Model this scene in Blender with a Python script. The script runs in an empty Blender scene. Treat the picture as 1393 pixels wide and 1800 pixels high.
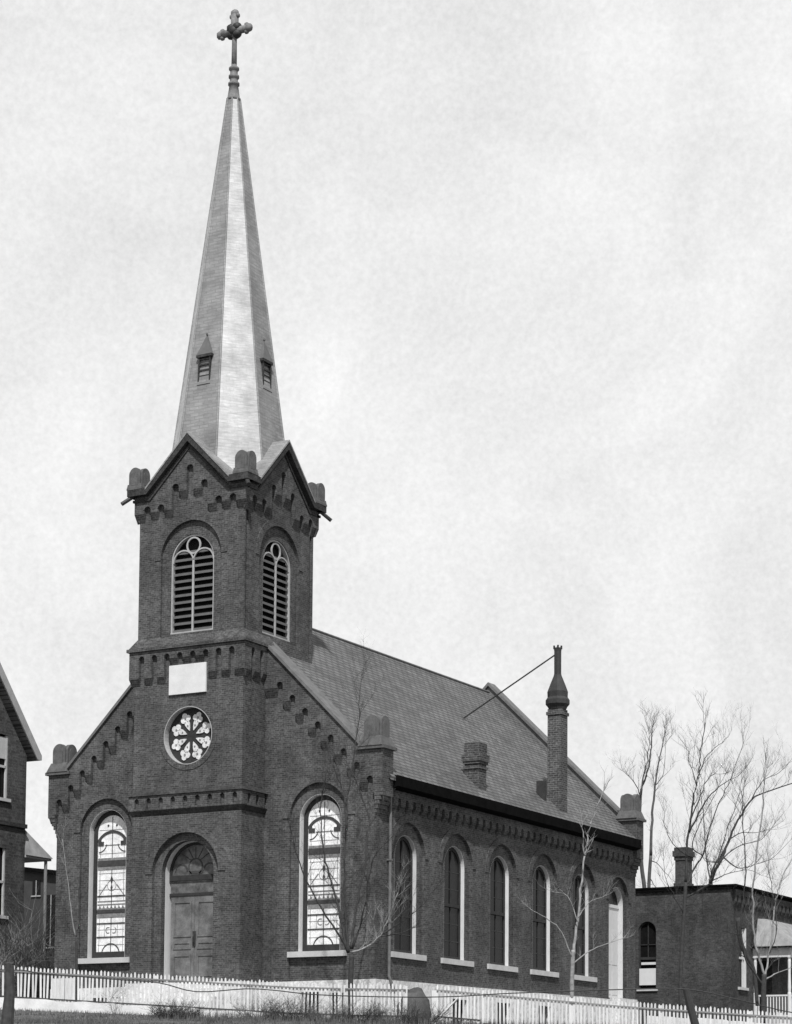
import bpy, bmesh, math, random
from mathutils import Vector, Matrix
import numpy as np
rad = math.radians
scene = bpy.context.scene

# ------------------------------------------------------------------ camera
cam_d = bpy.data.cameras.new('camera'); cam_o = bpy.data.objects.new('camera', cam_d)
scene.collection.objects.link(cam_o); scene.camera = cam_o
CAM = Vector((46.33002, -65.41823, -4.24312))
YAW, PITCH, ROLL = 0.5208916, 0.0739269, 0.0082932
fwd = Vector((-math.sin(YAW)*math.cos(PITCH), math.cos(YAW)*math.cos(PITCH), math.sin(PITCH)))
rgt = Vector((math.cos(YAW), math.sin(YAW), 0)); upv = rgt.cross(fwd)
r2 = rgt*math.cos(ROLL) + upv*math.sin(ROLL); u2 = -rgt*math.sin(ROLL) + upv*math.cos(ROLL)
mw = Matrix((r2, u2, -fwd)).transposed().to_4x4(); mw.translation = CAM
cam_o.matrix_world = mw
cam_d.sensor_fit = 'HORIZONTAL'; cam_d.sensor_width = 36
cam_d.lens = 3909.2586/1393*36
cam_d.shift_x = 0.0; cam_d.shift_y = 754.2545/1393
cam_d.clip_start = 0.5; cam_d.clip_end = 3000

# ------------------------------------------------------------------ sky and sun (overexposed black and white film: no colour anywhere)
SUN_AZ, SUN_EL = rad(30), rad(53)      # azimuth measured from the facade normal (-y) towards +x
w = bpy.data.worlds.new('World'); scene.world = w; w.use_nodes = True
nt = w.node_tree; nt.nodes.clear()
def N(nt, t, **k):
    n = nt.nodes.new(t)
    for a, b in k.items(): setattr(n, a, b)
    return n
sky = N(nt, 'ShaderNodeTexSky', sky_type='NISHITA', sun_disc=False)
sky.sun_elevation = SUN_EL; sky.sun_rotation = math.pi - SUN_AZ; sky.air_density = 2; sky.dust_density = 4
bw = N(nt, 'ShaderNodeRGBToBW'); nt.links.new(sky.outputs[0], bw.inputs[0])
tc = N(nt, 'ShaderNodeTexCoord')
n1 = N(nt, 'ShaderNodeTexNoise'); n1.inputs['Scale'].default_value = 7; n1.inputs['Detail'].default_value = 9; n1.inputs['Roughness'].default_value = .62
n1.inputs['Distortion'].default_value = .35
n2 = N(nt, 'ShaderNodeTexNoise'); n2.inputs['Scale'].default_value = 380; n2.inputs['Detail'].default_value = 5; n2.inputs['Roughness'].default_value = .6
for n in (n1, n2): nt.links.new(tc.outputs['Generated'], n.inputs['Vector'])
r1 = N(nt, 'ShaderNodeMapRange'); r1.inputs[1].default_value = .3; r1.inputs[2].default_value = .7; r1.inputs[3].default_value = 6.5; r1.inputs[4].default_value = 8.6
nt.links.new(n1.outputs[0], r1.inputs[0])
r2n = N(nt, 'ShaderNodeMapRange'); r2n.inputs[1].default_value = .25; r2n.inputs[2].default_value = .75; r2n.inputs[3].default_value = -.6; r2n.inputs[4].default_value = .6
nt.links.new(n2.outputs[0], r2n.inputs[0])
ad = N(nt, 'ShaderNodeMath', operation='ADD'); nt.links.new(r1.outputs[0], ad.inputs[0]); nt.links.new(r2n.outputs[0], ad.inputs[1])
mx = N(nt, 'ShaderNodeMath', operation='MULTIPLY_ADD'); nt.links.new(bw.outputs[0], mx.inputs[0]); mx.inputs[1].default_value = .12; nt.links.new(ad.outputs[0], mx.inputs[2])
sz = N(nt, 'ShaderNodeSeparateXYZ'); nt.links.new(tc.outputs['Generated'], sz.inputs[0])
rz = N(nt, 'ShaderNodeMapRange', interpolation_type='SMOOTHSTEP'); rz.inputs[1].default_value = .44; rz.inputs[2].default_value = .72; rz.inputs[3].default_value = 1.0; rz.inputs[4].default_value = .15
nt.links.new(sz.outputs[2], rz.inputs[0])          # sky dimmed overhead, above the view, to weaken the ambient light
mz = N(nt, 'ShaderNodeMath', operation='MULTIPLY'); nt.links.new(mx.outputs[0], mz.inputs[0]); nt.links.new(rz.outputs[0], mz.inputs[1])
bg = N(nt, 'ShaderNodeBackground'); bg.inputs['Strength'].default_value = .108
nt.links.new(mz.outputs[0], bg.inputs[0])
wo = N(nt, 'ShaderNodeOutputWorld'); nt.links.new(bg.outputs[0], wo.inputs[0])
sd = bpy.data.lights.new('sun', 'SUN'); so = bpy.data.objects.new('sun', sd); scene.collection.objects.link(so)
sd.energy = 4.7; sd.angle = rad(2.0); sd.color = (1, 1, 1)
sv = Vector((math.sin(SUN_AZ)*math.cos(SUN_EL), -math.cos(SUN_AZ)*math.cos(SUN_EL), math.sin(SUN_EL)))
so.rotation_euler = sv.to_track_quat('Z', 'Y').to_euler(); so.location = (40, -60, 60)
vs = scene.view_settings; vs.view_transform = 'Standard'; vs.look = 'None'; vs.exposure = 0; vs.gamma = 1; vs.use_curve_mapping = False

# ------------------------------------------------------------------ materials
def g(v): return (v, v, v, 1)
def base_mat(name, rough=.85, spec=.3):
    m = bpy.data.materials.new(name); m.use_nodes = True
    b = m.node_tree.nodes['Principled BSDF']; b.inputs['Roughness'].default_value = rough
    b.inputs['Specular IOR Level'].default_value = spec
    return m, m.node_tree, b
def ramp(nt, fac, a, b, p0=.3, p1=.7):
    r = N(nt, 'ShaderNodeValToRGB'); r.color_ramp.elements[0].color = g(a); r.color_ramp.elements[1].color = g(b)
    r.color_ramp.elements[0].position = p0; r.color_ramp.elements[1].position = p1
    nt.links.new(fac, r.inputs[0]); return r.outputs[0]
def noise(nt, vec, sc, det=4, ro=.6):
    n = N(nt, 'ShaderNodeTexNoise'); n.inputs['Scale'].default_value = sc; n.inputs['Detail'].default_value = det; n.inputs['Roughness'].default_value = ro
    nt.links.new(vec, n.inputs['Vector']); return n.outputs[0]
def mul(nt, a, b):
    m = N(nt, 'ShaderNodeMix', data_type='RGBA', blend_type='MULTIPLY'); m.inputs[0].default_value = 1
    nt.links.new(a, m.inputs[6]); nt.links.new(b, m.inputs[7]); return m.outputs[2]
def pos_uv(nt, kz=1.0):
    gm = N(nt, 'ShaderNodeNewGeometry'); s = N(nt, 'ShaderNodeSeparateXYZ'); nt.links.new(gm.outputs['Position'], s.inputs[0])
    a = N(nt, 'ShaderNodeMath', operation='ADD'); nt.links.new(s.outputs[0], a.inputs[0]); nt.links.new(s.outputs[1], a.inputs[1])
    k = N(nt, 'ShaderNodeMath', operation='MULTIPLY'); nt.links.new(s.outputs[2], k.inputs[0]); k.inputs[1].default_value = kz
    c = N(nt, 'ShaderNodeCombineXYZ'); nt.links.new(a.outputs[0], c.inputs[0]); nt.links.new(k.outputs[0], c.inputs[1])
    return gm.outputs['Position'], c.outputs[0]
def bump(nt, b, h, st=.3, d=.02):
    bp = N(nt, 'ShaderNodeBump'); bp.inputs['Strength'].default_value = st; bp.inputs['Distance'].default_value = d
    nt.links.new(h, bp.inputs['Height']); nt.links.new(bp.outputs[0], b.inputs['Normal'])
def mat_brick(name, c1, c2, mortar, bh=.085, bwid=.22, ms=.012, lo=.62, hi=1.22):
    m, nt, b = base_mat(name, .9, .15); P, uv = pos_uv(nt)
    br = N(nt, 'ShaderNodeTexBrick'); nt.links.new(uv, br.inputs['Vector'])
    br.inputs['Color1'].default_value = g(c1); br.inputs['Color2'].default_value = g(c2); br.inputs['Mortar'].default_value = g(mortar)
    br.inputs['Scale'].default_value = 1; br.inputs['Mortar Size'].default_value = ms; br.inputs['Mortar Smooth'].default_value = .3
    br.inputs['Brick Width'].default_value = bwid; br.inputs['Row Height'].default_value = bh; br.inputs['Bias'].default_value = -.1
    c = mul(nt, br.outputs[0], ramp(nt, noise(nt, P, .55, 5, .65), lo, hi, .3, .72))
    c = mul(nt, c, ramp(nt, noise(nt, P, 5.5, 4, .7), .72, 1.25, .3, .7))
    c = mul(nt, c, ramp(nt, noise(nt, P, 14, 3, .8), .55, 1.45, .3, .7))
    mp = N(nt, 'ShaderNodeMapping'); mp.inputs['Scale'].default_value = (1.6, 1.6, .12); nt.links.new(P, mp.inputs[0])
    c = mul(nt, c, ramp(nt, noise(nt, mp.outputs[0], 1.5, 5, .7), .80, 1.14, .3, .7))     # rain streaks
    nt.links.new(c, b.inputs['Base Color'])
    bump(nt, b, br.outputs[1], -.35, .015); return m
def mat_plain(name, v, var=.15, sc=3.0, rough=.8, spec=.3, metal=0, fine=0):
    m, nt, b = base_mat(name, rough, spec); b.inputs['Metallic'].default_value = metal
    gm = N(nt, 'ShaderNodeNewGeometry'); P = gm.outputs['Position']
    c = ramp(nt, noise(nt, P, sc, 5, .65), v*(1-var), v*(1+var), .3, .7)
    if fine: c = mul(nt, c, ramp(nt, noise(nt, P, 30, 3, .6), 1-fine, 1+fine, .3, .7))
    nt.links.new(c, b.inputs['Base Color']); return m
def mat_slate(name, c1, c2, mortar, rough=.6, rh=.2, ax='y', spec=.4, ms=.016):
    m, nt, b = base_mat(name, rough, spec)
    gm = N(nt, 'ShaderNodeNewGeometry'); s = N(nt, 'ShaderNodeSeparateXYZ'); nt.links.new(gm.outputs['Position'], s.inputs[0])
    a = N(nt, 'ShaderNodeMath', operation='MULTIPLY_ADD'); nt.links.new(s.outputs[0], a.inputs[0]); a.inputs[1].default_value = 0 if ax == 'y' else .8; nt.links.new(s.outputs[1], a.inputs[2])
    k = N(nt, 'ShaderNodeMath', operation='MULTIPLY'); nt.links.new(s.outputs[2], k.inputs[0]); k.inputs[1].default_value = 1.42 if ax == 'y' else 1.0
    c = N(nt, 'ShaderNodeCombineXYZ'); nt.links.new(a.outputs[0], c.inputs[0]); nt.links.new(k.outputs[0], c.inputs[1])
    br = N(nt, 'ShaderNodeTexBrick'); nt.links.new(c.outputs[0], br.inputs['Vector'])
    br.inputs['Color1'].default_value = g(c1); br.inputs['Color2'].default_value = g(c2); br.inputs['Mortar'].default_value = g(mortar)
    br.inputs['Scale'].default_value = 1; br.inputs['Mortar Size'].default_value = ms; br.inputs['Brick Width'].default_value = .45 if ax == 'y' else .32; br.inputs['Row Height'].default_value = rh
    col = mul(nt, br.outputs[0], ramp(nt, noise(nt, gm.outputs['Position'], .8, 6, .7), .70, 1.25))
    mp = N(nt, 'ShaderNodeMapping'); mp.inputs['Scale'].default_value = (0 if ax == 'y' else .8, .8, 7); nt.links.new(gm.outputs['Position'], mp.inputs[0])
    col = mul(nt, col, ramp(nt, noise(nt, mp.outputs[0], 3.0, 5, .7), .78, 1.22))
    nt.links.new(col, b.inputs['Base Color']); bump(nt, b, br.outputs[1], -.4, .02); return m
def mat_stone(name, a, b_, sc=3.2):
    m, nt, b = base_mat(name, .95, .1)
    gm = N(nt, 'ShaderNodeNewGeometry'); P = gm.outputs['Position']
    v = N(nt, 'ShaderNodeTexVoronoi'); v.feature = 'DISTANCE_TO_EDGE'; v.inputs['Scale'].default_value = sc; nt.links.new(P, v.inputs['Vector'])
    c = ramp(nt, v.outputs['Distance'], a*.6, b_, .0, .09)
    c = mul(nt, c, ramp(nt, noise(nt, P, 2.2, 5, .7), .72, 1.15))
    c = mul(nt, c, ramp(nt, noise(nt, P, 14, 3, .7), .8, 1.15))
    nt.links.new(c, b.inputs['Base Color']); bump(nt, b, v.outputs['Distance'], .5, .05); return m
def mat_wood_paint(name, v, var=.12):
    m, nt, b = base_mat(name, .7, .25)
    gm = N(nt, 'ShaderNodeNewGeometry'); mp = N(nt, 'ShaderNodeMapping'); mp.inputs['Scale'].default_value = (9, 9, 1.3)
    nt.links.new(gm.outputs['Position'], mp.inputs[0])
    c = ramp(nt, noise(nt, mp.outputs[0], 2.5, 5, .7), v*(1-var), v*(1+var))
    oi = N(nt, 'ShaderNodeObjectInfo'); c = mul(nt, c, ramp(nt, oi.outputs['Random'], 1-var, 1+var*.5, 0, 1))
    nt.links.new(c, b.inputs['Base Color']); return m
M = {}
M['brick'] = mat_brick('brick', .056, .108, .118, bh=.072, bwid=.21)
M['brick_dark'] = mat_brick('dark_brick', .040, .058, .060, ms=.008)
M['brick_rect'] = mat_brick('rectory_brick', .05, .085, .075, bh=.075)
M['brick_left'] = mat_brick('left_house_brick', .06, .10, .10, bh=.12, bwid=.3)
M['brick_far'] = mat_plain('far_brick', .05, .3, .9)
M['chimney_brick'] = mat_brick('chimney_brick', .05, .10, .15, bh=.09, bwid=.24, ms=.015)
M['slate'] = mat_slate('slate_roof', .105, .155, .04, rough=.6, rh=.22, ms=.028)
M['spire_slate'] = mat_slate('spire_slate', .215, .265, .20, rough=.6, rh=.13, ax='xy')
M['spire_pale'] = mat_slate('spire_pale_facets', .46, .51, .45, rough=.5, rh=.13, ax='xy')  # same course pattern in a paler tone, for the diagonal facets
M['stone'] = mat_plain('carved_stone', .10, .3, 4, fine=.15)
M['zinc'] = mat_plain('weathered_zinc', .17, .35, 5, fine=.15)
M['coping'] = mat_plain('coping_stone', .14, .25, 3, fine=.12)
M['sill'] = mat_plain('painted_sill', .48, .12, 2.5, fine=.08)
M['white'] = mat_wood_paint('white_paint', .60)
M['picket'] = mat_wood_paint('worn_picket_paint', .60, .18)
M['jamb'] = mat_wood_paint('jamb_paint', .62)
M['plaque'] = mat_plain('white_plaque', .64, .08, 3, fine=.06)
M['dark_wood'] = mat_plain('dark_painted_wood', .03, .3, 5)
M['gutter'] = mat_plain('gutter_black_paint', .006, .4, 3, spec=.02)
M['door'] = mat_plain('weathered_door_paint', .125, .5, 2.2, fine=.2)
M['grey_trim'] = mat_plain('grey_trim', .36, .15, 4)
M['louvre'] = mat_plain('louvre_paint', .12, .15, 4)
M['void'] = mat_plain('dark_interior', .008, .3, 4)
M['foundation'] = mat_stone('whitewashed_rubble', .9, .70)
M['whitewash'] = mat_plain('whitewashed_wall', .62, .18, 1.6, fine=.10)
M['iron'] = mat_plain('rusty_iron', .035, .3, 5, rough=.6)
M['pipe'] = mat_plain('galvanised_downpipe', .14, .25, 6, rough=.5)
M['bark'] = mat_plain('grey_bark', .045, .35, 9)
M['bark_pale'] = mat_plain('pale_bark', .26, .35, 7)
M['bark_far'] = mat_plain('far_bark', .085, .3, 5)
M['post'] = mat_plain('weathered_post', .045, .45, 8)
M['grass'] = mat_plain('winter_grass', .10, .45, 6)
M['weed'] = mat_plain('dry_weeds', .16, .4, 6)
M['weed_dark'] = mat_plain('dark_weeds', .045, .4, 6)
M['ground'] = mat_plain('ground_turf', .11, .45, 1.3, fine=.3)
M['rock'] = mat_plain('grey_rock', .075, .4, 2.5, fine=.2)
M['shade'] = mat_plain('white_window_shade', .62, .05, 3)
M['porch_roof'] = mat_plain('pale_porch_roof', .28, .3, 2)
M['grey_plank'] = mat_wood_paint('grey_plank', .22, .2)
def mat_glass(name, v, rough, sp, var=.3):
    m, nt, b = base_mat(name, rough, sp); gm = N(nt, 'ShaderNodeNewGeometry')
    c = ramp(nt, noise(nt, gm.outputs['Position'], 3.0, 4, .6), v*(1-var), v*(1+var), .3, .7)
    c = mul(nt, c, ramp(nt, noise(nt, gm.outputs['Position'], 16, 4, .7), .74, 1.12, .3, .6))
    nt.links.new(c, b.inputs['Base Color']); return m
M['glass_dark'] = mat_glass('dark_glass', .010, .2, .12)
M['glass_white'] = mat_glass('opal_glass', .82, .3, .4, .16)
M['glass_rose'] = mat_glass('rose_glass', .62, .3, .4, .2)
M['glass_dim'] = mat_glass('smoky_glass', .10, .3, .3, .6)
M['lead'] = mat_plain('leading', .05, .3, 6)
M['lead_mid'] = mat_plain('tinted_glass_bands', .20, .4, 12)

# ------------------------------------------------------------------ mesh helpers
COL = scene.collection
def fill2d(outer, holes=()):
    """triangulated 2D polygon with holes -> verts, faces"""
    cu = bpy.data.curves.new('tmp', 'CURVE'); cu.dimensions = '2D'; cu.fill_mode = 'BOTH'
    for poly in [outer] + list(holes):
        s = cu.splines.new('POLY'); s.points.add(len(poly)-1)
        for p, q in zip(s.points, poly): p.co = (q[0], q[1], 0, 1)
        s.use_cyclic_u = True
    ob = bpy.data.objects.new('tmp', cu); COL.objects.link(ob)
    dg = bpy.context.evaluated_depsgraph_get(); me = bpy.data.meshes.new_from_object(ob.evaluated_get(dg))
    vs_ = [tuple(v.co)[:2] for v in me.vertices]; fs = [tuple(p.vertices) for p in me.polygons]
    bpy.data.objects.remove(ob); bpy.data.curves.remove(cu); bpy.data.meshes.remove(me)
    return vs_, fs
def arch(cx, z0, r, zs, n=20):
    """round-headed outline: centre cx, bottom z0, radius r, springing zs"""
    return [(cx-r, z0)] + [(cx - r*math.cos(math.pi*i/n), zs + r*math.sin(math.pi*i/n)) for i in range(n+1)] + [(cx+r, z0)]
def circle(cx, cz, r, n=40): return [(cx+r*math.cos(2*math.pi*i/n), cz+r*math.sin(2*math.pi*i/n)) for i in range(n)]
class MB:
    def __init__(s): s.bm = bmesh.new(); s.tf = Matrix.Identity(4)
    def v(s, co): return s.bm.verts.new(s.tf @ Vector(co))
    def f(s, vs_):
        try: return s.bm.faces.new(vs_)
        except ValueError: return None
    def hexa(s, P):
        """8 points: bottom 4 ccw, top 4 ccw"""
        v = [s.v(p) for p in P]
        for q in ((3,2,1,0),(4,5,6,7),(0,1,5,4),(1,2,6,5),(2,3,7,6),(3,0,4,7)): s.f([v[i] for i in q])
    def box(s, x0, x1, y0, y1, z0, z1):
        s.hexa([(x0,y0,z0),(x1,y0,z0),(x1,y1,z0),(x0,y1,z0),(x0,y0,z1),(x1,y0,z1),(x1,y1,z1),(x0,y1,z1)])
    def loft(s, A, B_):
        a = [s.v(p) for p in A]; b = [s.v(p) for p in B_]; n = len(a)
        s.f(a[::-1]); s.f(b)
        for i in range(n): s.f([a[i], a[(i+1)%n], b[(i+1)%n], b[i]])
    def plate(s, outer, holes, d0, d1, ax='F'):
        """F: (u,v,d)->(u,d,v);  S: (u,v,d)->(d,u,v)"""
        vs_, fs = fill2d(outer, holes)
        mp = (lambda u, v_, d: (u, d, v_)) if ax == 'F' else (lambda u, v_, d: (d, u, v_))
        a = [s.v(mp(p[0], p[1], d0)) for p in vs_]; b = [s.v(mp(p[0], p[1], d1)) for p in vs_]
        for t in fs: s.f([a[i] for i in t]); s.f([b[i] for i in t][::-1])
        for poly in [outer] + list(holes):
            n = len(poly); c = [s.v(mp(p[0], p[1], d0)) for p in poly]; d = [s.v(mp(p[0], p[1], d1)) for p in poly]
            for i in range(n): s.f([c[i], c[(i+1)%n], d[(i+1)%n], d[i]])
    def tube(s, pts, radii, n=6, cap=True):
        rings = []
        pts = [Vector(p) for p in pts]
        up = Vector((0, 0, 1))
        for i, p in enumerate(pts):
            d = (pts[min(i+1, len(pts)-1)] - pts[max(i-1, 0)]).normalized()
            x = d.cross(up if abs(d.z) < .95 else Vector((1, 0, 0))).normalized(); y = d.cross(x)
            r = radii[i] if hasattr(radii, '__len__') else radii
            rings.append([s.v(p + x*r*math.cos(2*math.pi*k/n) + y*r*math.sin(2*math.pi*k/n)) for k in range(n)])
        for a, b in zip(rings, rings[1:]):
            for k in range(n): s.f([a[k], a[(k+1)%n], b[(k+1)%n], b[k]])
        if cap: s.f(rings[0][::-1]); s.f(rings[-1])
    def lathe(s, cx, cy, prof, n=12, rot=0):
        rings = [[s.v((cx+r*math.cos(rot+2*math.pi*k/n), cy+r*math.sin(rot+2*math.pi*k/n), z)) for k in range(n)] for r, z in prof]
        for a, b in zip(rings, rings[1:]):
            for k in range(n): s.f([a[k], a[(k+1)%n], b[(k+1)%n], b[k]])
        s.f(rings[0][::-1]); s.f(rings[-1])
    def blob(s, c, r, seed=0, sub=2, rough=.25):
        rnd = random.Random(seed); t = bmesh.new(); bmesh.ops.create_icosphere(t, subdivisions=sub, radius=1)
        mpv = {}
        for v in t.verts:
            k = 1 + rnd.uniform(-rough, rough); mpv[v] = s.v((c[0]+v.co.x*r[0]*k, c[1]+v.co.y*r[1]*k, c[2]+v.co.z*r[2]*k))
        for f in t.faces: s.f([mpv[v] for v in f.verts])
        t.free()
    def build(s, name, mat, parent=None, smooth=False, local=False, fix=True):
        if fix: bmesh.ops.recalc_face_normals(s.bm, faces=s.bm.faces)
        me = bpy.data.meshes.new(name)
        if parent is not None and not local:
            r = parent
            off = Vector((0, 0, 0))
            while r is not None: off += Vector(r.location); r = r.parent
            bmesh.ops.translate(s.bm, verts=s.bm.verts, vec=-off)
        s.bm.to_mesh(me); s.bm.free(); me.materials.append(M[mat] if isinstance(mat, str) else mat)
        if smooth:
            for p in me.polygons: p.use_smooth = True
        o = bpy.data.objects.new(name, me); COL.objects.link(o)
        if parent is not None: o.parent = parent
        return o
def tag(o, label=None, cat=None, group=None, kind=None):
    if label: o['label'] = label
    if cat: o['category'] = cat
    if group: o['group'] = group
    if kind: o['kind'] = kind
    return o
def empty(name, loc, label, cat, group=None):
    o = bpy.data.objects.new(name, None); COL.objects.link(o); o.location = loc; o.empty_display_size = .3
    return tag(o, label, cat, group)
def copy_tree(o, parent=None, loc=None):
    c = o.copy(); COL.objects.link(c); c.parent = parent
    if loc is not None: c.location = loc
    for ch in list(o.children): copy_tree(ch, c)
    return c
# ================================================================== THE CHURCH
A, A2, FY, HB, LEN = 2.4, 2.33, 1.508, 7.085, 24.08       # tower half width, belfry half width, facade plane, nave half width, rear wall
TC = Vector((0, 2.4, 0))                                    # tower axis
church = empty('brick_church', (0, FY, 0), 'dark brick church with a tall eight-sided spire topped by a cross', 'church')
def rake(x): return 14.85 - .98*abs(x)

# --- foundation
mb = MB()
bwin_front = [[(-5.2,-.85),(-5.2,-.30),(-4.45,-.30),(-4.45,-.85)], [(-4.2,-.85),(-4.2,-.30),(-3.6,-.30),(-3.6,-.85)], [(4.1,-1.25),(4.1,-.25),(4.85,-.25),(4.85,-1.25)], [(5.3,-1.25),(5.3,-.3),(5.95,-.3),(5.95,-1.25)]]
mb.plate([(-HB-.1,-2.6),(-HB-.1,.06),(HB+.1,.16),(HB+.1,-2.6)], bwin_front, FY-.1, FY+.4)
sb = [[(7.0+3.65*k, -1.4),(7.0+3.65*k, -.28+.03*k),(8.2+3.6*k, -.28+.03*k),(8.2+3.6*k, -1.4)] for k in range(3)]
mb.plate([(FY+.4005,-2.6),(FY+.4005,.165),(LEN+.0995,.38),(LEN+.0995,-2.6)], sb, HB+.1, HB-.3, 'S')
mb.box(-HB-.1, -HB+.3, FY+.4005, LEN+.0995, -2.6, .12); mb.box(-HB+.3005, HB-.3005, LEN-.3, LEN+.098, -2.6, .12)
mb.box(-2.52, 2.52, -.12, FY, -2.6, .1)
mb.build('foundation', 'foundation', church)
bw_ = []
def basement_window(u0, u1, z0, z1, side):
    mb = MB()
    if not side:
        mb.box(u0-.05, u1+.05, FY+.12, FY+.16, z0-.05, z1+.05)
    else:
        mb.box(HB-.14, HB-.10, u0-.05, u1+.05, z0-.05, z1+.05)
    o = mb.build('basement_window', 'glass_dark', church)
    mb = MB(); n = 4
    for k in range(1, n):
        u = u0+(u1-u0)*k/n
        if not side: mb.box(u-.02, u+.02, FY+.03, FY+.06, z0, z1)
        else: mb.box(HB-.05, HB-.02, u-.02, u+.02, z0, z1)
    mb.build('bars', 'grey_trim', o)
for q in bwin_front: basement_window(q[0][0], q[2][0], q[0][1], q[2][1], False)
for q in sb: basement_window(q[0][0], q[2][0], q[0][1], q[1][1], True)

# --- front wall with two tall recesses
WX, WR, WOR, WS = 4.72, .87, 1.22, 5.97
mb = MB()
gab = [(-HB, .05), (-HB, rake(HB)-.25), (0, rake(0)-.15), (HB, rake(HB)-.25), (HB, .12)]
mb.plate(gab, [arch(s*WX, .25, WOR, WS+.05) for s in (-1, 1)], FY, FY+.10)
mb.plate([(-HB+.01, .06), (-HB+.01, rake(HB)-.27), (0, rake(0)-.17), (HB-.01, rake(HB)-.27), (HB-.01, .12)],
         [arch(s*WX, 1.1, WR, WS) for s in (-1, 1)], FY+.098, FY+.6)
mb.build('front_wall', 'brick', church)
# --- brick rings round the big arches (rowlock courses, slightly proud)
def ring(mb, cx, zs, r0, r1, d0, d1, ax='F', n=24):
    outer = [(cx - r1*math.cos(math.pi*i/n), zs + r1*math.sin(math.pi*i/n)) for i in range(n+1)]
    inner = [(cx - r0*math.cos(math.pi*i/n), zs + r0*math.sin(math.pi*i/n)) for i in range(n+1)]
    mb.plate(outer + inner[::-1], [], d0, d1, ax)
def course(parent, *a):
    mb = MB(); ring(mb, *a); return mb.build('arch_course', 'brick', parent)
for s in (-1, 1): course(church, s*WX, WS+.05, WOR+.002, WOR+.30, FY-.035, FY+.05)
WINS = [(3.84 + 3.703*k) for k in range(5)]
DY = 22.25
for y in WINS: course(church, y, 4.72, 1.202, 1.46, HB+.03, HB-.05, 'S')
course(church, DY, 4.62, 1.052, 1.28, HB+.03, HB-.05, 'S')

# --- side walls
mb = MB()
holes = [arch(y, 1.05, 1.2, 4.72) for y in WINS] + [arch(DY, .42, 1.05, 4.62)]
mb.plate([(FY+.1005, .12), (FY+.1005, 7.15), (LEN-.01, 7.15), (LEN-.01, .36)], holes, HB, HB-.12, 'S')
holes = [arch(y, 1.15, .80, 4.67) for y in WINS] + [arch(DY, .41, .74, 4.5)]
mb.plate([(FY+.605, .14), (FY+.605, 7.13), (LEN-.02, 7.13), (LEN-.02, .37)], holes, HB-.118, HB-.56, 'S')
mb.build('side_wall', 'brick', church)
mb = MB(); mb.box(-HB, -HB+.4, FY+.61, LEN-.01, .12, 7.15); mb.build('side_wall', 'brick', church)
mb = MB(); mb.plate([(-HB+.01,.12),(-HB+.01,7.2),(0,14.3),(HB-.01,7.2),(HB-.01,.36)], [], LEN-.45, LEN); mb.build('rear_wall', 'brick', church)

# --- corbel tables
def corbel(mb, upper, slots, hw, bottoms, d0, d1, ax, wedge, zw=None):
    """projecting plate with round-headed slots open below; upper: outline left->right; slots [(x,head)]; bottoms n+1; wedge: height of tapered stub"""
    out = list(upper); xr, xl = upper[-1][0], upper[0][0]
    n = len(slots); legs = []
    cur = xr
    for k in range(n-1, -1, -1):
        x, h = slots[k]; b = bottoms[k+1]
        out += [(cur, b), (x+hw, b)]; legs.append((x+hw, cur, b))
        out += [(x + hw*math.cos(math.pi*i/8), h - hw + hw*math.sin(math.pi*i/8)) for i in range(9)]
        cur = x - hw
    out += [(cur, bottoms[0]), (xl, bottoms[0])]; legs.append((xl, cur, bottoms[0]))
    mb.plate(out, [], d0, d1, ax)
    for a, b_, z in legs:
        c = (a+b_)/2; q = min(.035, (b_-a)*.2) if b_-a < .7 else 0
        if ax == 'F': mb.loft([(a+q,d1,z-wedge),(b_-q,d1,z-wedge),(b_-q,d1+(d0-d1)*.06,z-wedge),(a+q,d1+(d0-d1)*.06,z-wedge)], [(a,d1,z),(b_,d1,z),(b_,d0,z),(a,d0,z)])
        else: mb.loft([(d1,a+q,z-wedge),(d1,b_-q,z-wedge),(d1+(d0-d1)*.06,b_-q,z-wedge),(d1+(d0-d1)*.06,a+q,z-wedge)], [(d1,a,z),(d1,b_,z),(d0,b_,z),(d0,a,z)])
# front gable, both rakes, stepped, running into the corner piers
ks = list(range(0, 8))
slots = [(3.08+.545*k, 11.0-.525*k) for k in ks]
bots = [slots[k][1]-.20 for k in ks] + [6.75]
for s in (1, -1):
    mb = MB(); up = [(2.41, rake(2.41)-.02), (6.46, rake(6.46)-.02), (6.47, 8.3), (7.42, 8.3)]
    if s == 1: corbel(mb, up, slots, .13, bots, FY-.15, FY+.004, 'F', .34)
    else:
        up2 = [(-x, z) for x, z in up][::-1]
        corbel(mb, up2, [(-x, z) for x, z in slots][::-1], .13, bots[::-1], FY-.15, FY+.004, 'F', .34)
    mb.build('gable_corbel_table', 'brick', church)
mb = MB()
n = 39; sl = [(2.35+.543*k, 6.68) for k in range(n)]
corbel(mb, [(FY+.6, 7.0), (LEN-.3, 7.0)], sl, .105, [6.42]*(n+1), HB+.16, HB-.004, 'S', .18)
mb.build('eaves_corbel_table', 'brick', church)
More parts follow.
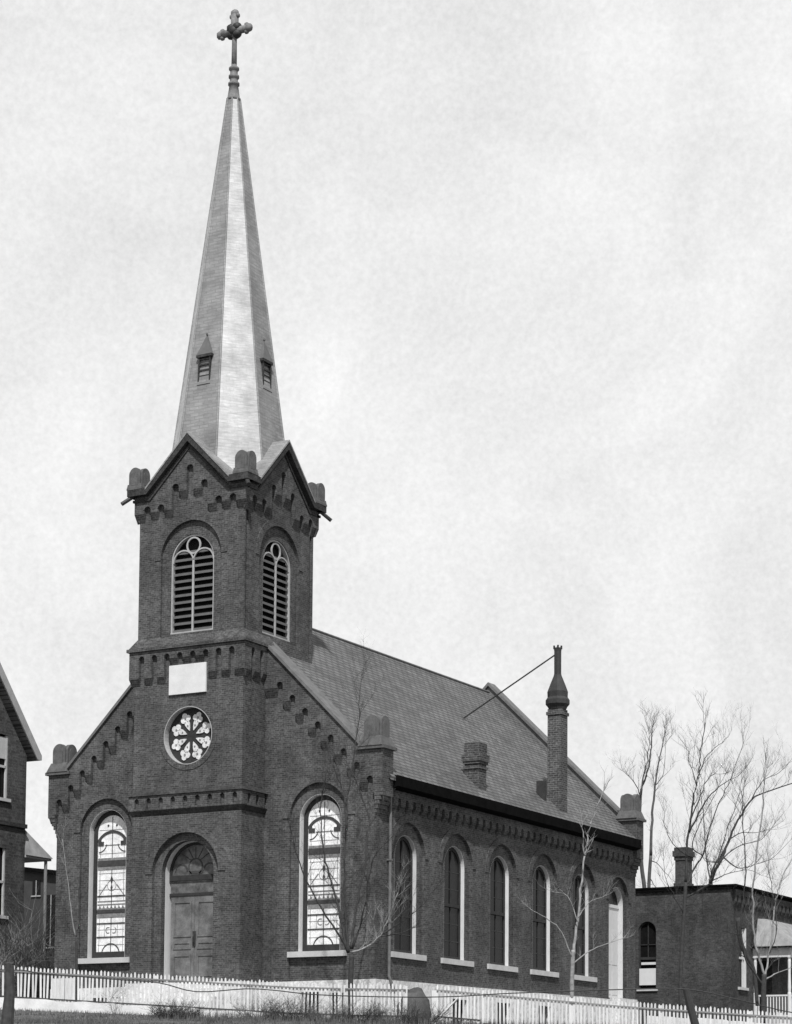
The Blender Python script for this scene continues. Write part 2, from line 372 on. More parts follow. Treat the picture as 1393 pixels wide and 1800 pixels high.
# --- corner piers and their stone pinnacles
def pinnacle(mb, cx, cy, z0, hw, h0, h1, tp=.74):
    """moulded base then four round-headed upright stones round a core"""
    mb.loft([(cx-hw,cy-hw,z0),(cx+hw,cy-hw,z0),(cx+hw,cy+hw,z0),(cx-hw,cy+hw,z0)],
            [(cx-hw*tp,cy-hw*tp,z0+h0),(cx+hw*tp,cy-hw*tp,z0+h0),(cx+hw*tp,cy+hw*tp,z0+h0),(cx-hw*tp,cy+hw*tp,z0+h0)])
    q = hw*(tp-.02); r = q*.80; keep = mb.tf.copy()
    for k in range(4):
        mb.tf = keep @ Matrix.Translation((cx, cy, 0)) @ Matrix.Rotation(k*math.pi/2, 4, 'Z')
        mb.plate(arch(0, z0+h0-.05, r, z0+h0+h1-r, 12), [], -q, -q*.52)
        mb.plate(arch(0, z0+h0-.05, r*.62, z0+h0+h1-r-.05, 10), [], -q-.02, -q+.01)
    mb.tf = keep
    mb.box(cx-q*.5, cx+q*.5, cy-q*.5, cy+q*.5, z0+h0-.05, z0+h0+h1-r*.9)
for yy, fr in ((FY, True), (LEN, False)):
    for s in (-1, 1):
        y0, y1 = (yy-.148, yy+.6) if fr else (yy-.6, yy+.1)
        mb = MB()
        X0, X1 = sorted((s*7.08, s*7.418)); mb.box(X0, X1, y0+.003, y1, 6.62, 8.3)
        if not fr:
            X0, X1 = sorted((s*6.46, s*7.08)); mb.box(X0, X1, y0, y1, 6.5, 8.3)
        for i in range(5):
            o = 7.40 - .07*(i+1); X0, X1 = sorted((s*7.08, s*o)); mb.box(X0, X1, y0+.02+.02*i, y1-.02, 6.62-.15*(i+1), 6.62-.15*i)
        if fr:
            X0, X1 = sorted((s*6.47, s*7.08)); mb.box(X0, X1, yy+.01, y1-.003, 7.2, 8.3)
        pier = mb.build('corner_pier', 'brick', church)
        mb = MB(); cx = s*6.95; X0, X1 = sorted((s*6.38, s*7.52))
        cyy = (y0+y1)/2
        mb.box(X0, X1, y0-.10, y1+.1, 8.27, 8.38)
        pinnacle(mb, cx, cyy, 8.378, .50, .36, .74)
        mb.build('pinnacle', 'stone', pier)
# --- gable copings front and rear
def coping(y0, y1, x0, x1, lift, th):
    for s in (-1, 1):
        mb = MB()
        P = [(s*x0, rake(x0)+lift), (s*x1, rake(x1)+lift), (s*x1, rake(x1)+lift-th), (s*x0, rake(x0)+lift-th)]
        mb.loft([(x, y0, z) for x, z in P], [(x, y1, z) for x, z in P]); mb.build('gable_coping', 'coping', church)
coping(FY-.24, FY+.62, 2.3, 6.5, .10, .14)
mb = MB()
for s in (-1, 1):
    P = [(0, rake(0)+.02), (s*6.45, rake(6.45)+.16), (s*6.45, rake(6.45)-.6), (0, rake(0)-.7)]
    mb.loft([(x, LEN-.42, z) for x, z in P], [(x, LEN+.05, z) for x, z in P])
mb.build('rear_gable_parapet', 'coping', church)
for s in (-1, 1):
    mb = MB(); P = [(0, rake(0)+.20), (s*6.45, rake(6.45)+.26), (s*6.45, rake(6.45)+.14), (0, rake(0)+.04)]
    mb.loft([(x, LEN-.52, z) for x, z in P], [(x, LEN+.15, z) for x, z in P])
    mb.build('gable_coping', 'coping', church)

# --- nave roof
mb = MB(); RS = (14.56-7.32)/(HB+.45)
for s in (-1, 1):
    P = [(0, 14.56), (s*(HB+.43), 14.56-RS*(HB+.43)), (s*(HB+.43), 14.42-RS*(HB+.43)), (0, 14.40)]
    mb.loft([(x, FY+.3, z) for x, z in P], [(x, LEN-.2, z) for x, z in P])
roof = mb.build('nave_roof', 'slate', church)
mb = MB(); mb.tube([(0, 4.6, 14.60), (0, LEN-.4, 14.60)], .05, 6)
mb.build('ridge_cap', 'coping', roof)
for s in (-1, 1):
    mb = MB(); X0, X1 = sorted((s*(HB+.10), s*(HB+.50)))
    y0, y1 = FY+.62, LEN-.55
    mb.loft([(s*(HB+.02), y0, 6.95),(s*(HB+.30), y0, 6.95),(s*(HB+.52), y0, 7.02),(s*(HB+.52), y0, 7.40),(s*(HB+.02), y0, 7.40)],
            [(s*(HB+.02), y1, 6.95),(s*(HB+.30), y1, 6.95),(s*(HB+.52), y1, 7.02),(s*(HB+.52), y1, 7.40),(s*(HB+.02), y1, 7.40)])
    mb.build('gutter', 'gutter', church)
# --- roof chimneys
def chimney(mb, cx, cy, h, z0, z1):
    mb.box(cx-h, cx+h, cy-h, cy+h, z0, z1)
mb = MB(); cx, cy, h = 6.62, 9.85, .31
chimney(mb, cx, cy, h, 7.2, 9.1)
for a_, b_, e in ((8.70, 8.80, .05), (8.90, 9.0, .05), (9.0, 9.28, .09), (9.28, 9.72, .02)): chimney(mb, cx, cy, h+e, a_, b_)
mb.build('chimney', 'chimney_brick', roof)
mb = MB(); cx, cy, h = 6.62, 17.12, .31
chimney(mb, cx, cy, h, 7.2, 12.2)
chimney(mb, cx, cy, h+.05, 11.95, 12.08)
mb.build('chimney', 'chimney_brick', roof)
mb = MB()
mb.lathe(cx, cy, [(.36,12.2),(.40,12.3),(.50,12.42),(.50,12.6),(.42,12.72),(.43,12.95),(.30,13.3),(.17,13.62),(.15,13.7)], 8, math.pi/8)
mb.lathe(cx, cy, [(.15,13.69),(.15,14.66),(.17,14.8)], 10)
for k in range(4):
    a_ = k*math.pi/2+.5; mb.box(cx+.15*math.cos(a_)-.03, cx+.15*math.cos(a_)+.03, cy+.15*math.sin(a_)-.03, cy+.15*math.sin(a_)+.03, 14.75, 14.9)
mb.build('flue_pipe', 'iron', roof)
mb = MB(); mb.tube([(6.52, 17.05, 14.5), (2.62, 16.30, 12.03)], .032, 6); mb.tube([(2.62,16.3,12.03),(2.7,16.3,11.9)], .06, 6)
mb.build('guy_rod', 'iron', roof)
mb = MB(); mb.box(6.2, 6.55, 16.0, 16.25, 8.2, 9.1); mb.build('flashing', 'iron', roof)
# --- downpipe
mb = MB(); mb.tube([(HB+.3, 2.3, 7.0), (HB+.10, 2.35, 6.7), (HB+.09, 2.35, 1.0), (HB+.09, 2.35, .3), (HB+.26, 2.5, -.3)], .055, 8)
for z in (2.2, 4.4): mb.box(HB+.0, HB+.16, 2.27, 2.43, z, z+.06)
mb.build('downpipe', 'pipe', church)

# ------------------------------------------------------------------ TOWER
mb = MB(); DR, DRO, DS, DSO = 1.14, 1.46, 4.12, 4.08; RX, RZ, RR = .04, 9.07, 1.05
mb.plate([(-A, .05), (-A, 12.3), (A, 12.3), (A, .05)], [arch(0, .06, DRO, DSO, 28), circle(RX, RZ, RR)], 0, .15)
mb.plate([(-A+.01, .05), (-A+.01, 12.29), (A-.01, 12.29), (A-.01, .05)], [arch(0, .06, DR, DS, 28), circle(RX, RZ, RR)], .148, .80)
for s in (-1, 1):
    X0, X1 = sorted((s*(A), s*(A-.009))); mb.box(X0, X1, .1501, FY-.001, .05, 12.3)
mb.box(-A+.3, A-.3, 1.2, 1.4, .05, 12.2)
tower = mb.build('tower_wall', 'brick', church)
course(tower, 0, DSO, DRO+.002, DRO+.30, -.035, .05)
mb = MB(); n=48; o_=[(RX+(RR+.22)*math.cos(2*math.pi*i/n), RZ+(RR+.22)*math.sin(2*math.pi*i/n)) for i in range(n)]
mb.plate(o_, [circle(RX, RZ, RR+.018, n)], -.02, .05)
mb.build('arch_course', 'brick', tower)
# lower string with blind arcade
mb = MB(); hol = [arch(-2.14+.54*k, 6.48, .10, 6.76, 8) for k in range(9)]
mb.plate([(-2.5, 6.40), (-2.5, 6.95), (2.5, 6.95), (2.5, 6.40)], hol, -.11, .004)
mb.plate([(-.0, 6.40), (-.0, 6.95), (FY-.152, 6.95), (FY-.152, 6.40)], [arch(.35+.54*k, 6.48, .10, 6.76, 8) for k in range(2)], A+.098, A-.004, 'S')
mb.build('arcade_band', 'brick', tower)
mb = MB()
for s in (1,):
    mb.loft([(-2.56,-.17,6.95),(2.56,-.17,6.95),(2.56,FY-.002,6.95),(-2.56,FY-.002,6.95)], [(-2.42,-.03,7.12),(2.42,-.03,7.12),(2.42,FY-.002,7.12),(-2.42,FY-.002,7.12)])
    mb.loft([(-2.41,-.01,6.22),(2.41,-.01,6.22),(2.41,FY-.002,6.22),(-2.41,FY-.002,6.22)], [(-2.52,-.135,6.41),(2.52,-.135,6.41),(2.52,FY-.002,6.41),(-2.52,FY-.002,6.41)])
# hollow look not needed: solid bands inside the tower walls
mb.build('string_course', 'brick_dark', tower)
# upper corbel band
mb = MB(); xs = [-1.99,-1.42,-.855,-.285,.285,.855,1.42,1.99]
corbel(mb, [(-2.55, 12.3), (2.55, 12.3)], [(x, 12.13) for x in xs], .125, [11.3,11.3,11.3,11.95,11.95,11.95,11.3,11.3,11.3], -.15, .004, 'F', .26)
corbel(mb, [(.0041, 12.3), (FY-.16, 12.3)], [(.42, 12.13), (.98, 12.13)], .11, [11.3]*3, A+.148, A-.004, 'S', .26)
corbel(mb, [(.0041, 12.3), (FY-.16, 12.3)], [(.42, 12.13), (.98, 12.13)], .11, [11.3]*3, -A-.148, -A+.004, 'S', .26)
mb.build('corbel_band', 'brick', tower)
mb = MB()
mb.box(-2.63, 2.63, -.23, FY-.0, 12.30, 12.42)
mb.loft([(-2.58,-.18,12.42),(2.58,-.18,12.42),(2.58,FY+.3,12.42),(-2.58,FY+.3,12.42)], [(-2.34,.06,12.80),(2.34,.06,12.80),(2.34,FY+.3,12.80),(-2.34,FY+.3,12.80)])
mb.build('string_course', 'brick', tower)
mb = MB(); mb.box(-.80, .83, -.07, .0, 10.60, 11.68); mb.build('plaque', 'plaque', tower)
# rose window
mb = MB(); n = 48
mb.plate(circle(RX, RZ, RR+.015, n), [circle(RX, RZ, RR-.012, n)], -.024, .30)
rose = mb.build('rose_window', 'grey_trim', church)
mb = MB(); mb.plate(circle(RX, RZ, RR-.005, n), [], .24, .30); mb.build('tracery', 'dark_wood', rose)
mb = MB()
for k in range(8):
    a_ = math.pi/8 + k*math.pi/4; c_, s_ = math.cos(a_), math.sin(a_)
    def P(u, v_): return (RX + u*c_ - v_*s_, RZ + u*s_ + v_*c_)
    for u, v_, r in ((.69, .11, .112), (.69, -.11, .112), (.82, 0, .11)): mb.plate([P(u+r*math.cos(t*math.pi/6), v_+r*math.sin(t*math.pi/6)) for t in range(12)], [], .215-u*.01-abs(v_)*.02, .25)
    mb.plate([P(.22, 0), P(.34, .06), P(.48, .105), P(.58, .10), P(.62, 0), P(.58, -.10), P(.48, -.105), P(.34, -.06)], [], .20, .25)
mb.build('petal_glass', 'glass_rose', rose)
mb = MB()
for k in range(8):
    a_ = math.pi/8 + k*math.pi/4; c_, s_ = math.cos(a_), math.sin(a_)
    for u, v_, r in ((.72, 0, .04), (.42, 0, .035), (.58, .06, .018), (.58, -.06, .018)): mb.plate([(RX+(u+r*math.cos(t*math.pi/4))*c_-(v_+r*math.sin(t*math.pi/4))*s_, RZ+(u+r*math.cos(t*math.pi/4))*s_+(v_+r*math.sin(t*math.pi/4))*c_) for t in range(8)], [], .185, .22)
mb.build('leading', 'lead_mid', rose)

# --- round-headed windows: local space, x along the wall, y inward, z up
def shell(mb, z0, r, zs, th, d0, d1, n=24):
    mb.plate(arch(0, z0, r, zs, n), [arch(0, z0-.01 if False else z0+.0005, r-th, zs, n)], d0, d1)
def arcband(mb, cx, cz, r, a0, a1, th, d0, d1, n=14):
    o = [(cx+(r+th/2)*math.cos(a0+(a1-a0)*i/n), cz+(r+th/2)*math.sin(a0+(a1-a0)*i/n)) for i in range(n+1)]
    i_ = [(cx+(r-th/2)*math.cos(a0+(a1-a0)*i/n), cz+(r-th/2)*math.sin(a0+(a1-a0)*i/n)) for i in range(n+1)]
    mb.plate(o + i_[::-1], [], d0, d1)
def front_window():
    mb = MB(); shell(mb, 1.2, WR-.015, WS, .17, .40, .52)
    mb.box(-.70, .70, .385, .515, 1.2, 1.46)
    root = mb.build('stained_glass_window', 'dark_wood', None)
    mb = MB(); shell(mb, 1.2, WR+.002, WS, .014, .152, .54); mb.build('reveal_lining', 'jamb', root, local=True)
    mb = MB(); mb.box(-1.22, 1.22, -.05, .45, 1.0, 1.2); mb.build('sill', 'sill', root, local=True)
    mb = MB(); mb.plate(arch(0, 1.3, .70, WS, 24), [], .44, .46); mb.build('glass', 'glass_white', root, local=True)
    mb = MB(); d0, d1 = .415, .439
    arcband(mb, 0, 5.25, .78, rad(33), rad(147), .10, d0, d1)
    for s in (-1, 1):
        X0, X1 = sorted((s*.66, s*.40)); mb.box(X0, X1, d0, d1, 5.50, 5.66)
        X0, X1 = sorted((s*.66, s*.52)); mb.box(X0, X1, d0, d1, 5.66, 5.76)
    mb.box(-.66, .66, d0, d1, 4.70, 4.93); mb.box(-.66, .66, .40, d1, 2.94, 3.06)
    for z in (3.58, 2.54, 2.02): mb.box(-.66, .66, d0, d1, z-.022, z+.022)
    arcband(mb, 0, 1.35, .42, 0, math.pi, .035, d0+.004, d1)
    for s in (-1, 1): arcband(mb, s*.62, 5.62, .36, rad(-90 if s > 0 else -90) , rad(-170 if s > 0 else -10), .03, d0+.006, d1)
    mb.plate([(-.06,4.2),(0,4.36),(.06,4.2),(0,4.04)], [], d0, d1); mb.plate([(-.05,3.9),(0,4.0),(.05,3.9),(0,3.8)], [], d0, d1)
    mb.plate(circle(-.2, 6.27, .04, 8), [], d0, d1); mb.plate(circle(.2, 6.27, .04, 8), [], d0, d1)
    mb.box(-.013, .013, d0+.008, d1, 1.4, 6.6)
    mb.build('leading', 'lead', root, local=True)
    mb = MB(); d0 = .422
    for z0, z1 in ((4.93, 5.03), (4.58, 4.70), (3.06, 3.12), (2.76, 2.94)): mb.box(-.655, .655, d0, d1-.001, z0, z1)
    for z in (3.26, 3.38): mb.box(-.655, .655, d0+.004, d1-.001, z-.02, z+.02)
    mb.box(-.36, .36, d0+.006, d1-.001, 5.50, 5.535)
    for s in (-1, 1):
        for z0, z1 in ((1.48, 2.74), (3.42, 4.56), (5.05, 5.5)): mb.box(s*.56-.01, s*.56+.01, d0+.008, d1-.001, z0, z1)
        mb.box(s*.3-.008, s*.3+.008, d0+.009, d1-.001, 2.05, 2.52)
    for z in (1.72, 2.30, 3.82, 4.18, 4.44, 5.2, 6.1): mb.box(-.62, .62, d0+.010, d1-.001, z-.009, z+.009)
    for k in range(9): mb.box(-.57+.14*k, -.53+.14*k, d0+.007, d1-.001, 4.60, 4.68); mb.box(-.57+.14*k, -.53+.14*k, d0+.007, d1-.001, 2.80, 2.90)
    arcband(mb, 0, 3.98, .20, 0, 2*math.pi, .02, d0+.006, d1-.001, 18)
    for k in range(7):
        x = -.54+.18*k; mb.plate([(x-.05,3.13),(x,3.24),(x+.05,3.13)], [], d0+.002, d1-.001)
    for s in (-1, 1):
        arcband(mb, s*.13, 2.28, .11, rad(60), rad(300) if s < 0 else rad(-120), .028, d0+.003, d1-.001)
        mb.plate([(s*.6,3.6),(s*.57,3.6),(s*.22,4.0),(s*.25,4.03)], [], d0+.005, d1-.001)
    mb.build('tinted_bands', 'lead_mid', root, local=True)
    return root
fw = front_window(); fw.location = (WX, 0, 0); fw.parent = church
fw2 = copy_tree(fw, church, (-WX, 0, 0))
for o in (fw, fw2): o.location.y = -0.05
# church empty sits at FY: local y=0 is the facade plane
def side_window():
    mb = MB(); shell(mb, 1.2, .80-.013, 4.67, .12, .27, .33)
    mb.box(-.66, .66, .222, .318, 1.2, 1.33); mb.box(-.66, .66, .222, .32, 3.18, 3.30); mb.box(-.02, .02, .25, .31, 3.3, 5.3); mb.box(-.015, .015, .27, .325, 1.3, 3.2)
    root = mb.build('arched_window', 'dark_wood', None)
    mb = MB(); shell(mb, 1.2, .802, 4.67, .014, .122, .36); mb.build('reveal_lining', 'jamb', root, local=True)
    mb = MB(); mb.box(-1.24, 1.24, -.09, .27, 1.0, 1.2); mb.build('sill', 'sill', root, local=True)
    mb = MB(); mb.plate(arch(0, 1.25, .70, 4.67, 24), [], .30, .31); mb.build('glass', 'glass_dark', root, local=True)
    mb = MB()
    for z in (1.9, 2.55, 3.85, 4.5): mb.box(-.66, .66, .285, .30, z-.012, z+.012)
    mb.build('muntins', 'lead', root, local=True)
    return root
sw = side_window(); sw.parent = church; sw.rotation_euler = (0, 0, math.pi/2); sw.location = (HB, WINS[0]-FY, 0)
for y in WINS[1:]: copy_tree(sw, church, (HB, y-FY, 0))
# side door
mb = MB(); mb.box(-.725, .725, .34, .40, .40, 4.45); mb.box(-.725, .725, .30, .34, 4.36, 4.5)
for z0, z1 in ((.6, 1.6), (1.9, 3.4)):
    for x0, x1 in ((-.6, -.08), (.08, .6)): mb.box(x0, x1, .325, .345, z0, z1)
sdoor = mb.build('side_door', 'white', None); sdoor.parent = church; sdoor.rotation_euler = (0, 0, math.pi/2); sdoor.location = (HB, DY-FY, 0)
mb = MB(); shell(mb, .41, .742, 4.5, .014, .122, .42); mb.build('reveal_lining', 'white', sdoor, local=True)
mb = MB(); mb.plate(arch(0, 4.4, .70, 4.5, 20), [], .36, .38); mb.build('fanlight', 'glass_dark', sdoor, local=True)
mb = MB(); mb.box(-.9, .9, -.5, .34, -1.2, .40); mb.build('step', 'foundation', sdoor, local=True)

# --- main door in the tower
mb = MB()
for x0, x1 in ((-1.05, -.008), (.008, 1.05)):
    mb.box(x0, x1, .64, .70, .15, 3.30)
    xc0, xc1 = x0+.13, x1-.13
    for z0, z1 in ((.35, 1.15), (1.35, 1.62), (1.8, 3.1)):
        mb.plate([(xc0,z0),(xc0,z1),(xc1,z1),(xc1,z0)], [[(xc0+.06,z0+.06),(xc0+.06,z1-.06),(xc1-.06,z1-.06),(xc1-.06,z0+.06)]], .612, .642)
door = mb.build('main_door', 'door', church)
mb = MB(); shell(mb, .1, DR+.002, DS, .014, .38, .76, 32); mb.build('reveal_lining', 'jamb', door)
mb = MB(); mb.box(-1.11, 1.11, .60, .74, 3.86, 4.05); mb.box(-1.11, 1.11, .61, .74, 3.30, 3.40); shell(mb, 3.8, DR-.013, DS, .10, .61, .74, 32)
mb.build('frame', 'dark_wood', door)
mb = MB(); mb.box(-1.08, 1.08, .645, .71, 3.40, 3.86); mb.plate(arch(0, 4.0, 1.06, DS, 28), [], .66, .69); mb.build('fanlight', 'glass_dim', door)
mb = MB(); arcband(mb, 0, 4.35, .30, 0, 2*math.pi, .05, .64, .66, 24)
for s in (-1, 1): arcband(mb, s*.62, 4.2, .26, rad(0), rad(180), .045, .64, .66); 
for a_ in (50, 70, 90, 110, 130): mb.tube([(.32*math.cos(rad(a_)), .65, 4.35+.32*math.sin(rad(a_))), (.95*math.cos(rad(a_)), .65, 4.12+.95*math.sin(rad(a_)))], .014, 4)
mb.box(-.3, .3, .64, .66, 4.1, 4.2); mb.build('leading', 'lead', door)
mb = MB(); mb.box(-.06, .06, .60, .64, 1.45, 2.0); mb.tube([(0, .60, 1.5), (0, .55, 1.6), (0, .55, 1.8), (0, .60, 1.9)], .025, 6); mb.build('handle', 'iron', door)
mb = MB()
for i in range(5): mb.box(-1.9-.1*i, 1.9+.1*i, -.35-.3*i, -.1201 if i == 0 else -.35-.3*(i-1), -2.2, .02-.17*i)
mb.build('door_steps', 'foundation', church)

# ------------------------------------------------------------------ BELFRY
def quarter(k, half): return Matrix.Translation(TC) @ Matrix.Rotation(k*math.pi/2, 4, 'Z')
BRO, BSO, BR, BS_, BZ = 1.34, 15.68, .95, 15.58, 12.9
mb = MB()
for k in range(4):
    mb.tf = quarter(k, 0); e = 0 if k % 2 == 0 else .25
    mb.plate([(-A2+e, 12.5), (-A2+e, 18.0), (-1.6, 18.05), (0, 19.65), (1.6, 18.05), (A2-e, 18.0), (A2-e, 12.5)], [arch(0, 12.78, BRO, BSO, 28)], -A2, -A2+.10)
    mb.plate([(-A2+.25, 12.5), (-A2+.25, 17.7), (A2-.25, 17.7), (A2-.25, 12.5)], [arch(0, BZ, BR, BS_, 28)], -A2+.098, -A2+.5)
mb.tf = Matrix.Identity(4)
mb.box(-A2+.002, A2-.002, 2.6, 2.4+A2-.002, 10.0, 12.6)
belfry = mb.build('belfry_wall', 'brick', church)
for k in range(4):
    mb = MB(); mb.tf = quarter(k, 0); ring(mb, 0, BSO, BRO+.002, BRO+.26, -A2-.03, -A2+.05)
    mb.build('arch_course', 'brick', belfry)
def louvre_window():
    mb = MB(); y0, y1 = .20, .26
    shell(mb, BZ, BR+.003, BS_, .06, y0, y1+.1, 28); mb.box(-.035, .035, y0+.01, y1, BZ, BS_+.0)
    h = (BR-.06)/2
    for s in (-1, 1): arcband(mb, s*(h+.0), BS_-.05, h-.0, 0, math.pi, .05, y0+.012, y1, 18)
    arcband(mb, 0, BS_+h+.10, .29, 0, 2*math.pi, .06, y0+.014, y1, 28)
    mb.box(-BR, BR, y0-.02, y1+.1, BZ-.07, BZ+.05)
    root = mb.build('louvre_window', 'grey_trim', None)
    mb = MB(); nsl = 12
    for i in range(nsl):
        z = BZ+.16+i*.262
        if z > 16.0: break
        w_ = .87 if z < BS_ else math.sqrt(max(.02, .87**2-(z-BS_)**2))
        mb.hexa([(-w_, .25, z-.085), (w_, .25, z-.085), (w_, .42, z+.03), (-w_, .42, z+.03), (-w_, .25, z-.055), (w_, .25, z-.055), (w_, .42, z+.06), (-w_, .42, z+.06)])
        mb.box(-w_, w_, .243, .258, z-.10, z-.01)
    mb.build('slats', 'louvre', root, local=True)
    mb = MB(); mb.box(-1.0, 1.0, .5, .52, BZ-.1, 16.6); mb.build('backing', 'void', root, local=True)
    return root
lw = louvre_window(); lw.parent = church; lw.location = (0, TC.y-A2-FY-.07, 0)
for k in (1, 2, 3):
    c = copy_tree(lw, church); d = Vector((0, -A2-.07, 0)); d.rotate(Matrix.Rotation(k*math.pi/2, 3, 'Z'))
    c.location = (d.x, TC.y+d.y-FY, 0); c.rotation_euler = (0, 0, k*math.pi/2)
# gabled crown
PR = .15
slots = [(-1.90,17.74),(-1.28,17.74),(-.64,18.43),(0,19.07),(.64,18.43),(1.28,17.74),(1.90,17.74)]
bots = [17.48,17.50,17.50,18.14,18.14,17.50,17.50,17.48]
for k in range(4):
    mb = MB(); mb.tf = quarter(k, 0); W_ = 2.478 if k % 2 == 0 else 2.40
    corbel(mb, [(-W_, 18.2), (-1.78, 18.2), (0, 20.0), (1.78, 18.2), (W_, 18.2)], slots, .15, bots, -A2-PR, -A2+.02, 'F', .32)
    mb.build('gabled_crown', 'brick', belfry)
for k in range(4):
    mb = MB(); mb.tf = quarter(k, 0); W_ = 2.68 if k % 2 == 0 else 2.47
    up = [(-W_, 18.38), (-1.82, 18.38), (0, 20.22), (1.82, 18.38), (W_, 18.38)]
    dn = [(x, z-.24 if abs(x) > 1 else z-.33) for x, z in up]
    mb.plate(up + dn[::-1], [], -A2-.36, -A2+.10)
    up = [(-2.53 if k%2==0 else -2.40, 18.02), (-1.76, 18.02), (0, 19.82), (1.76, 18.02), (2.53 if k%2==0 else 2.40, 18.02)]
    dn = [(x, z-.09 if abs(x) > 1 else z-.13) for x, z in up]
    mb.plate(up + dn[::-1], [], -A2-.20, -A2+.05)
    mb.build('gable_moulding', 'brick_dark', belfry)
for k in range(4):
    mb = MB(); mb.tf = quarter(k, 0)
    for s in (-1, 1):
        P = [(0, 20.26), (s*1.86, 18.38), (s*1.86, 18.30), (0, 20.18)]
        mb.loft([(x, -A2-.38, z) for x, z in P], [(x, -.3, z) for x, z in P])
    mb.build('gablet_roof', 'spire_slate', belfry)
mb = MB(); mb.box(-A2+.05, A2-.05, TC.y-A2+.05, TC.y+A2-.05, 18.1, 18.36); mb.build('ceiling', 'brick_dark', belfry)
for sx in (-1, 1):
    for sy in (-1, 1):
        cx, cy = sx*2.36, TC.y+sy*2.36
        mb = MB(); mb.box(cx-.34, cx+.34, cy-.34, cy+.34, 18.383, 18.46)
        pinnacle(mb, cx, cy, 18.459, .33, .14, .62, .94)
        mb.build('pinnacle', 'stone', belfry)
for sx in (-1, 1):
    for sy in (-1, 1):
        mb = MB(); q = 1/math.sqrt(2)
        mb.tube([(sx*2.45, TC.y+sy*2.45, 18.25), (sx*2.82, TC.y+sy*2.82, 17.86)], .075, 8)
        mb.build('rain_spout', 'iron', belfry)
# ------------------------------------------------------------------ SPIRE
def rc(z): return .26 + (33.8-z)*.138
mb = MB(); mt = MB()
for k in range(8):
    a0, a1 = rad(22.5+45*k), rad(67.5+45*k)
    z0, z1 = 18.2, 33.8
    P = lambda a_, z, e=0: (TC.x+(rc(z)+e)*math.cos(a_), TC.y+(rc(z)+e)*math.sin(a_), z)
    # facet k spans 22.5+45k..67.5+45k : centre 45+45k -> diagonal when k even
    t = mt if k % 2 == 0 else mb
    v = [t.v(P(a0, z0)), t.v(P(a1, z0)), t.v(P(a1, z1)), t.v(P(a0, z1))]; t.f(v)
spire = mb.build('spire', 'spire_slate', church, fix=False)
mt.build('pale_facets', 'spire_pale', spire, fix=False)
mb = MB()
for k in range(8):
    a_ = rad(22.5+45*k); mb.tube([(TC.x+rc(z)*math.cos(a_), TC.y+rc(z)*math.sin(a_), z) for z in (18.4, 33.8)], [.045, .03], 6)
mb.build('hip_rolls', 'spire_slate', spire)
mb = MB(); mb.lathe(0, TC.y, [(.26,33.75),(.28,33.8),(.28,33.84),(.24,33.88),(.17,34.36),(.22,34.38),(.22,34.46),(.16,34.5),(.155,34.64),(.205,34.67),(.205,34.75),(.15,34.79),(.145,34.95),(.20,34.99),(.20,35.06),(.11,35.13),(.10,35.2)], 16)
fin = mb.build('finial', 'zinc', spire, smooth=True)
mb = MB(); mb.lathe(0, TC.y, [(.105,35.15),(.095,36.0),(.09,37.1)], 10)
cz = 36.50
mb.tube([(-.55, TC.y, cz), (.55, TC.y, cz)], .14, 8); mb.tube([(0, TC.y, 36.25), (0, TC.y, 37.15)], .15, 8)
for dx, dz in ((-.64, 0), (.64, 0), (0, .70)):
    mb.blob((dx, TC.y, cz+dz), (.17, .15, .17), 1, 2, .06)
    for q in (-1, 1): mb.blob((dx*.86+(q*.13 if dz else 0), TC.y, cz+dz*.86+(q*.13 if dx else 0)), (.10, .10, .10), 1, 2, .04)
mb.build('cross', 'zinc', fin, smooth=True)
mb = MB()
for q in range(4):
    a_ = math.pi/4+q*math.pi/2
    mb.blob((.19*math.cos(a_), TC.y-.03, cz+.19*math.sin(a_)), (.19, .18, .17), q, 2, .05)
mb.blob((0, TC.y-.08, cz), (.2, .17, .2), 5, 2, .05)
mb.build('cross_boss', 'iron', fin, smooth=True)
def lucarne():
    mb = MB()      # local: x along face, y inward, z absolute; face at y = -(apothem)
    zb = 22.25; yo = -(rc(zb)*.924) + .05
    for s in (-1, 1):
        X0, X1 = sorted((s*.28, s*.22)); mb.box(X0, X1, yo-.03, yo+.45, zb, 23.35)
    mb.box(-.34, .34, yo-.06, yo+.45, 23.32, 23.42); mb.box(-.30, .30, yo-.05, yo+.40, zb-.04, zb+.04)
    for i in range(5): z = zb+.14+.21*i; mb.hexa([(-.22,yo-.01,z),(.22,yo-.01,z),(.22,yo+.10,z+.08),(-.22,yo+.10,z+.08),(-.22,yo-.01,z+.04),(.22,yo-.01,z+.04),(.22,yo+.10,z+.12),(-.22,yo+.10,z+.12)])
    root = mb.build('lucarne', 'brick_dark', None)
    mb = MB(); mb.box(-.22, .22, yo+.12, yo+.4, zb, 23.35); mb.build('backing', 'void', root, local=True)
    mb = MB(); top = 24.15
    mb.loft([(-.33,yo-.06,23.42),(.33,yo-.06,23.42),(.33,yo+.5,23.42),(-.33,yo+.5,23.42)], [(-.015,yo+.12,top),(.015,yo+.12,top),(.015,yo+.5,top),(-.015,yo+.5,top)])
    mb.blob((0, yo+.13, top+.08), (.05,.05,.07), 2, 1, 0)
    mb.build('roof', 'louvre', root, local=True)
    return root
lu = lucarne(); lu.parent = church; lu.location = (0, TC.y-FY, 0)
for k in (1, 2, 3):
    c = copy_tree(lu, church); c.rotation_euler = (0, 0, k*math.pi/2)

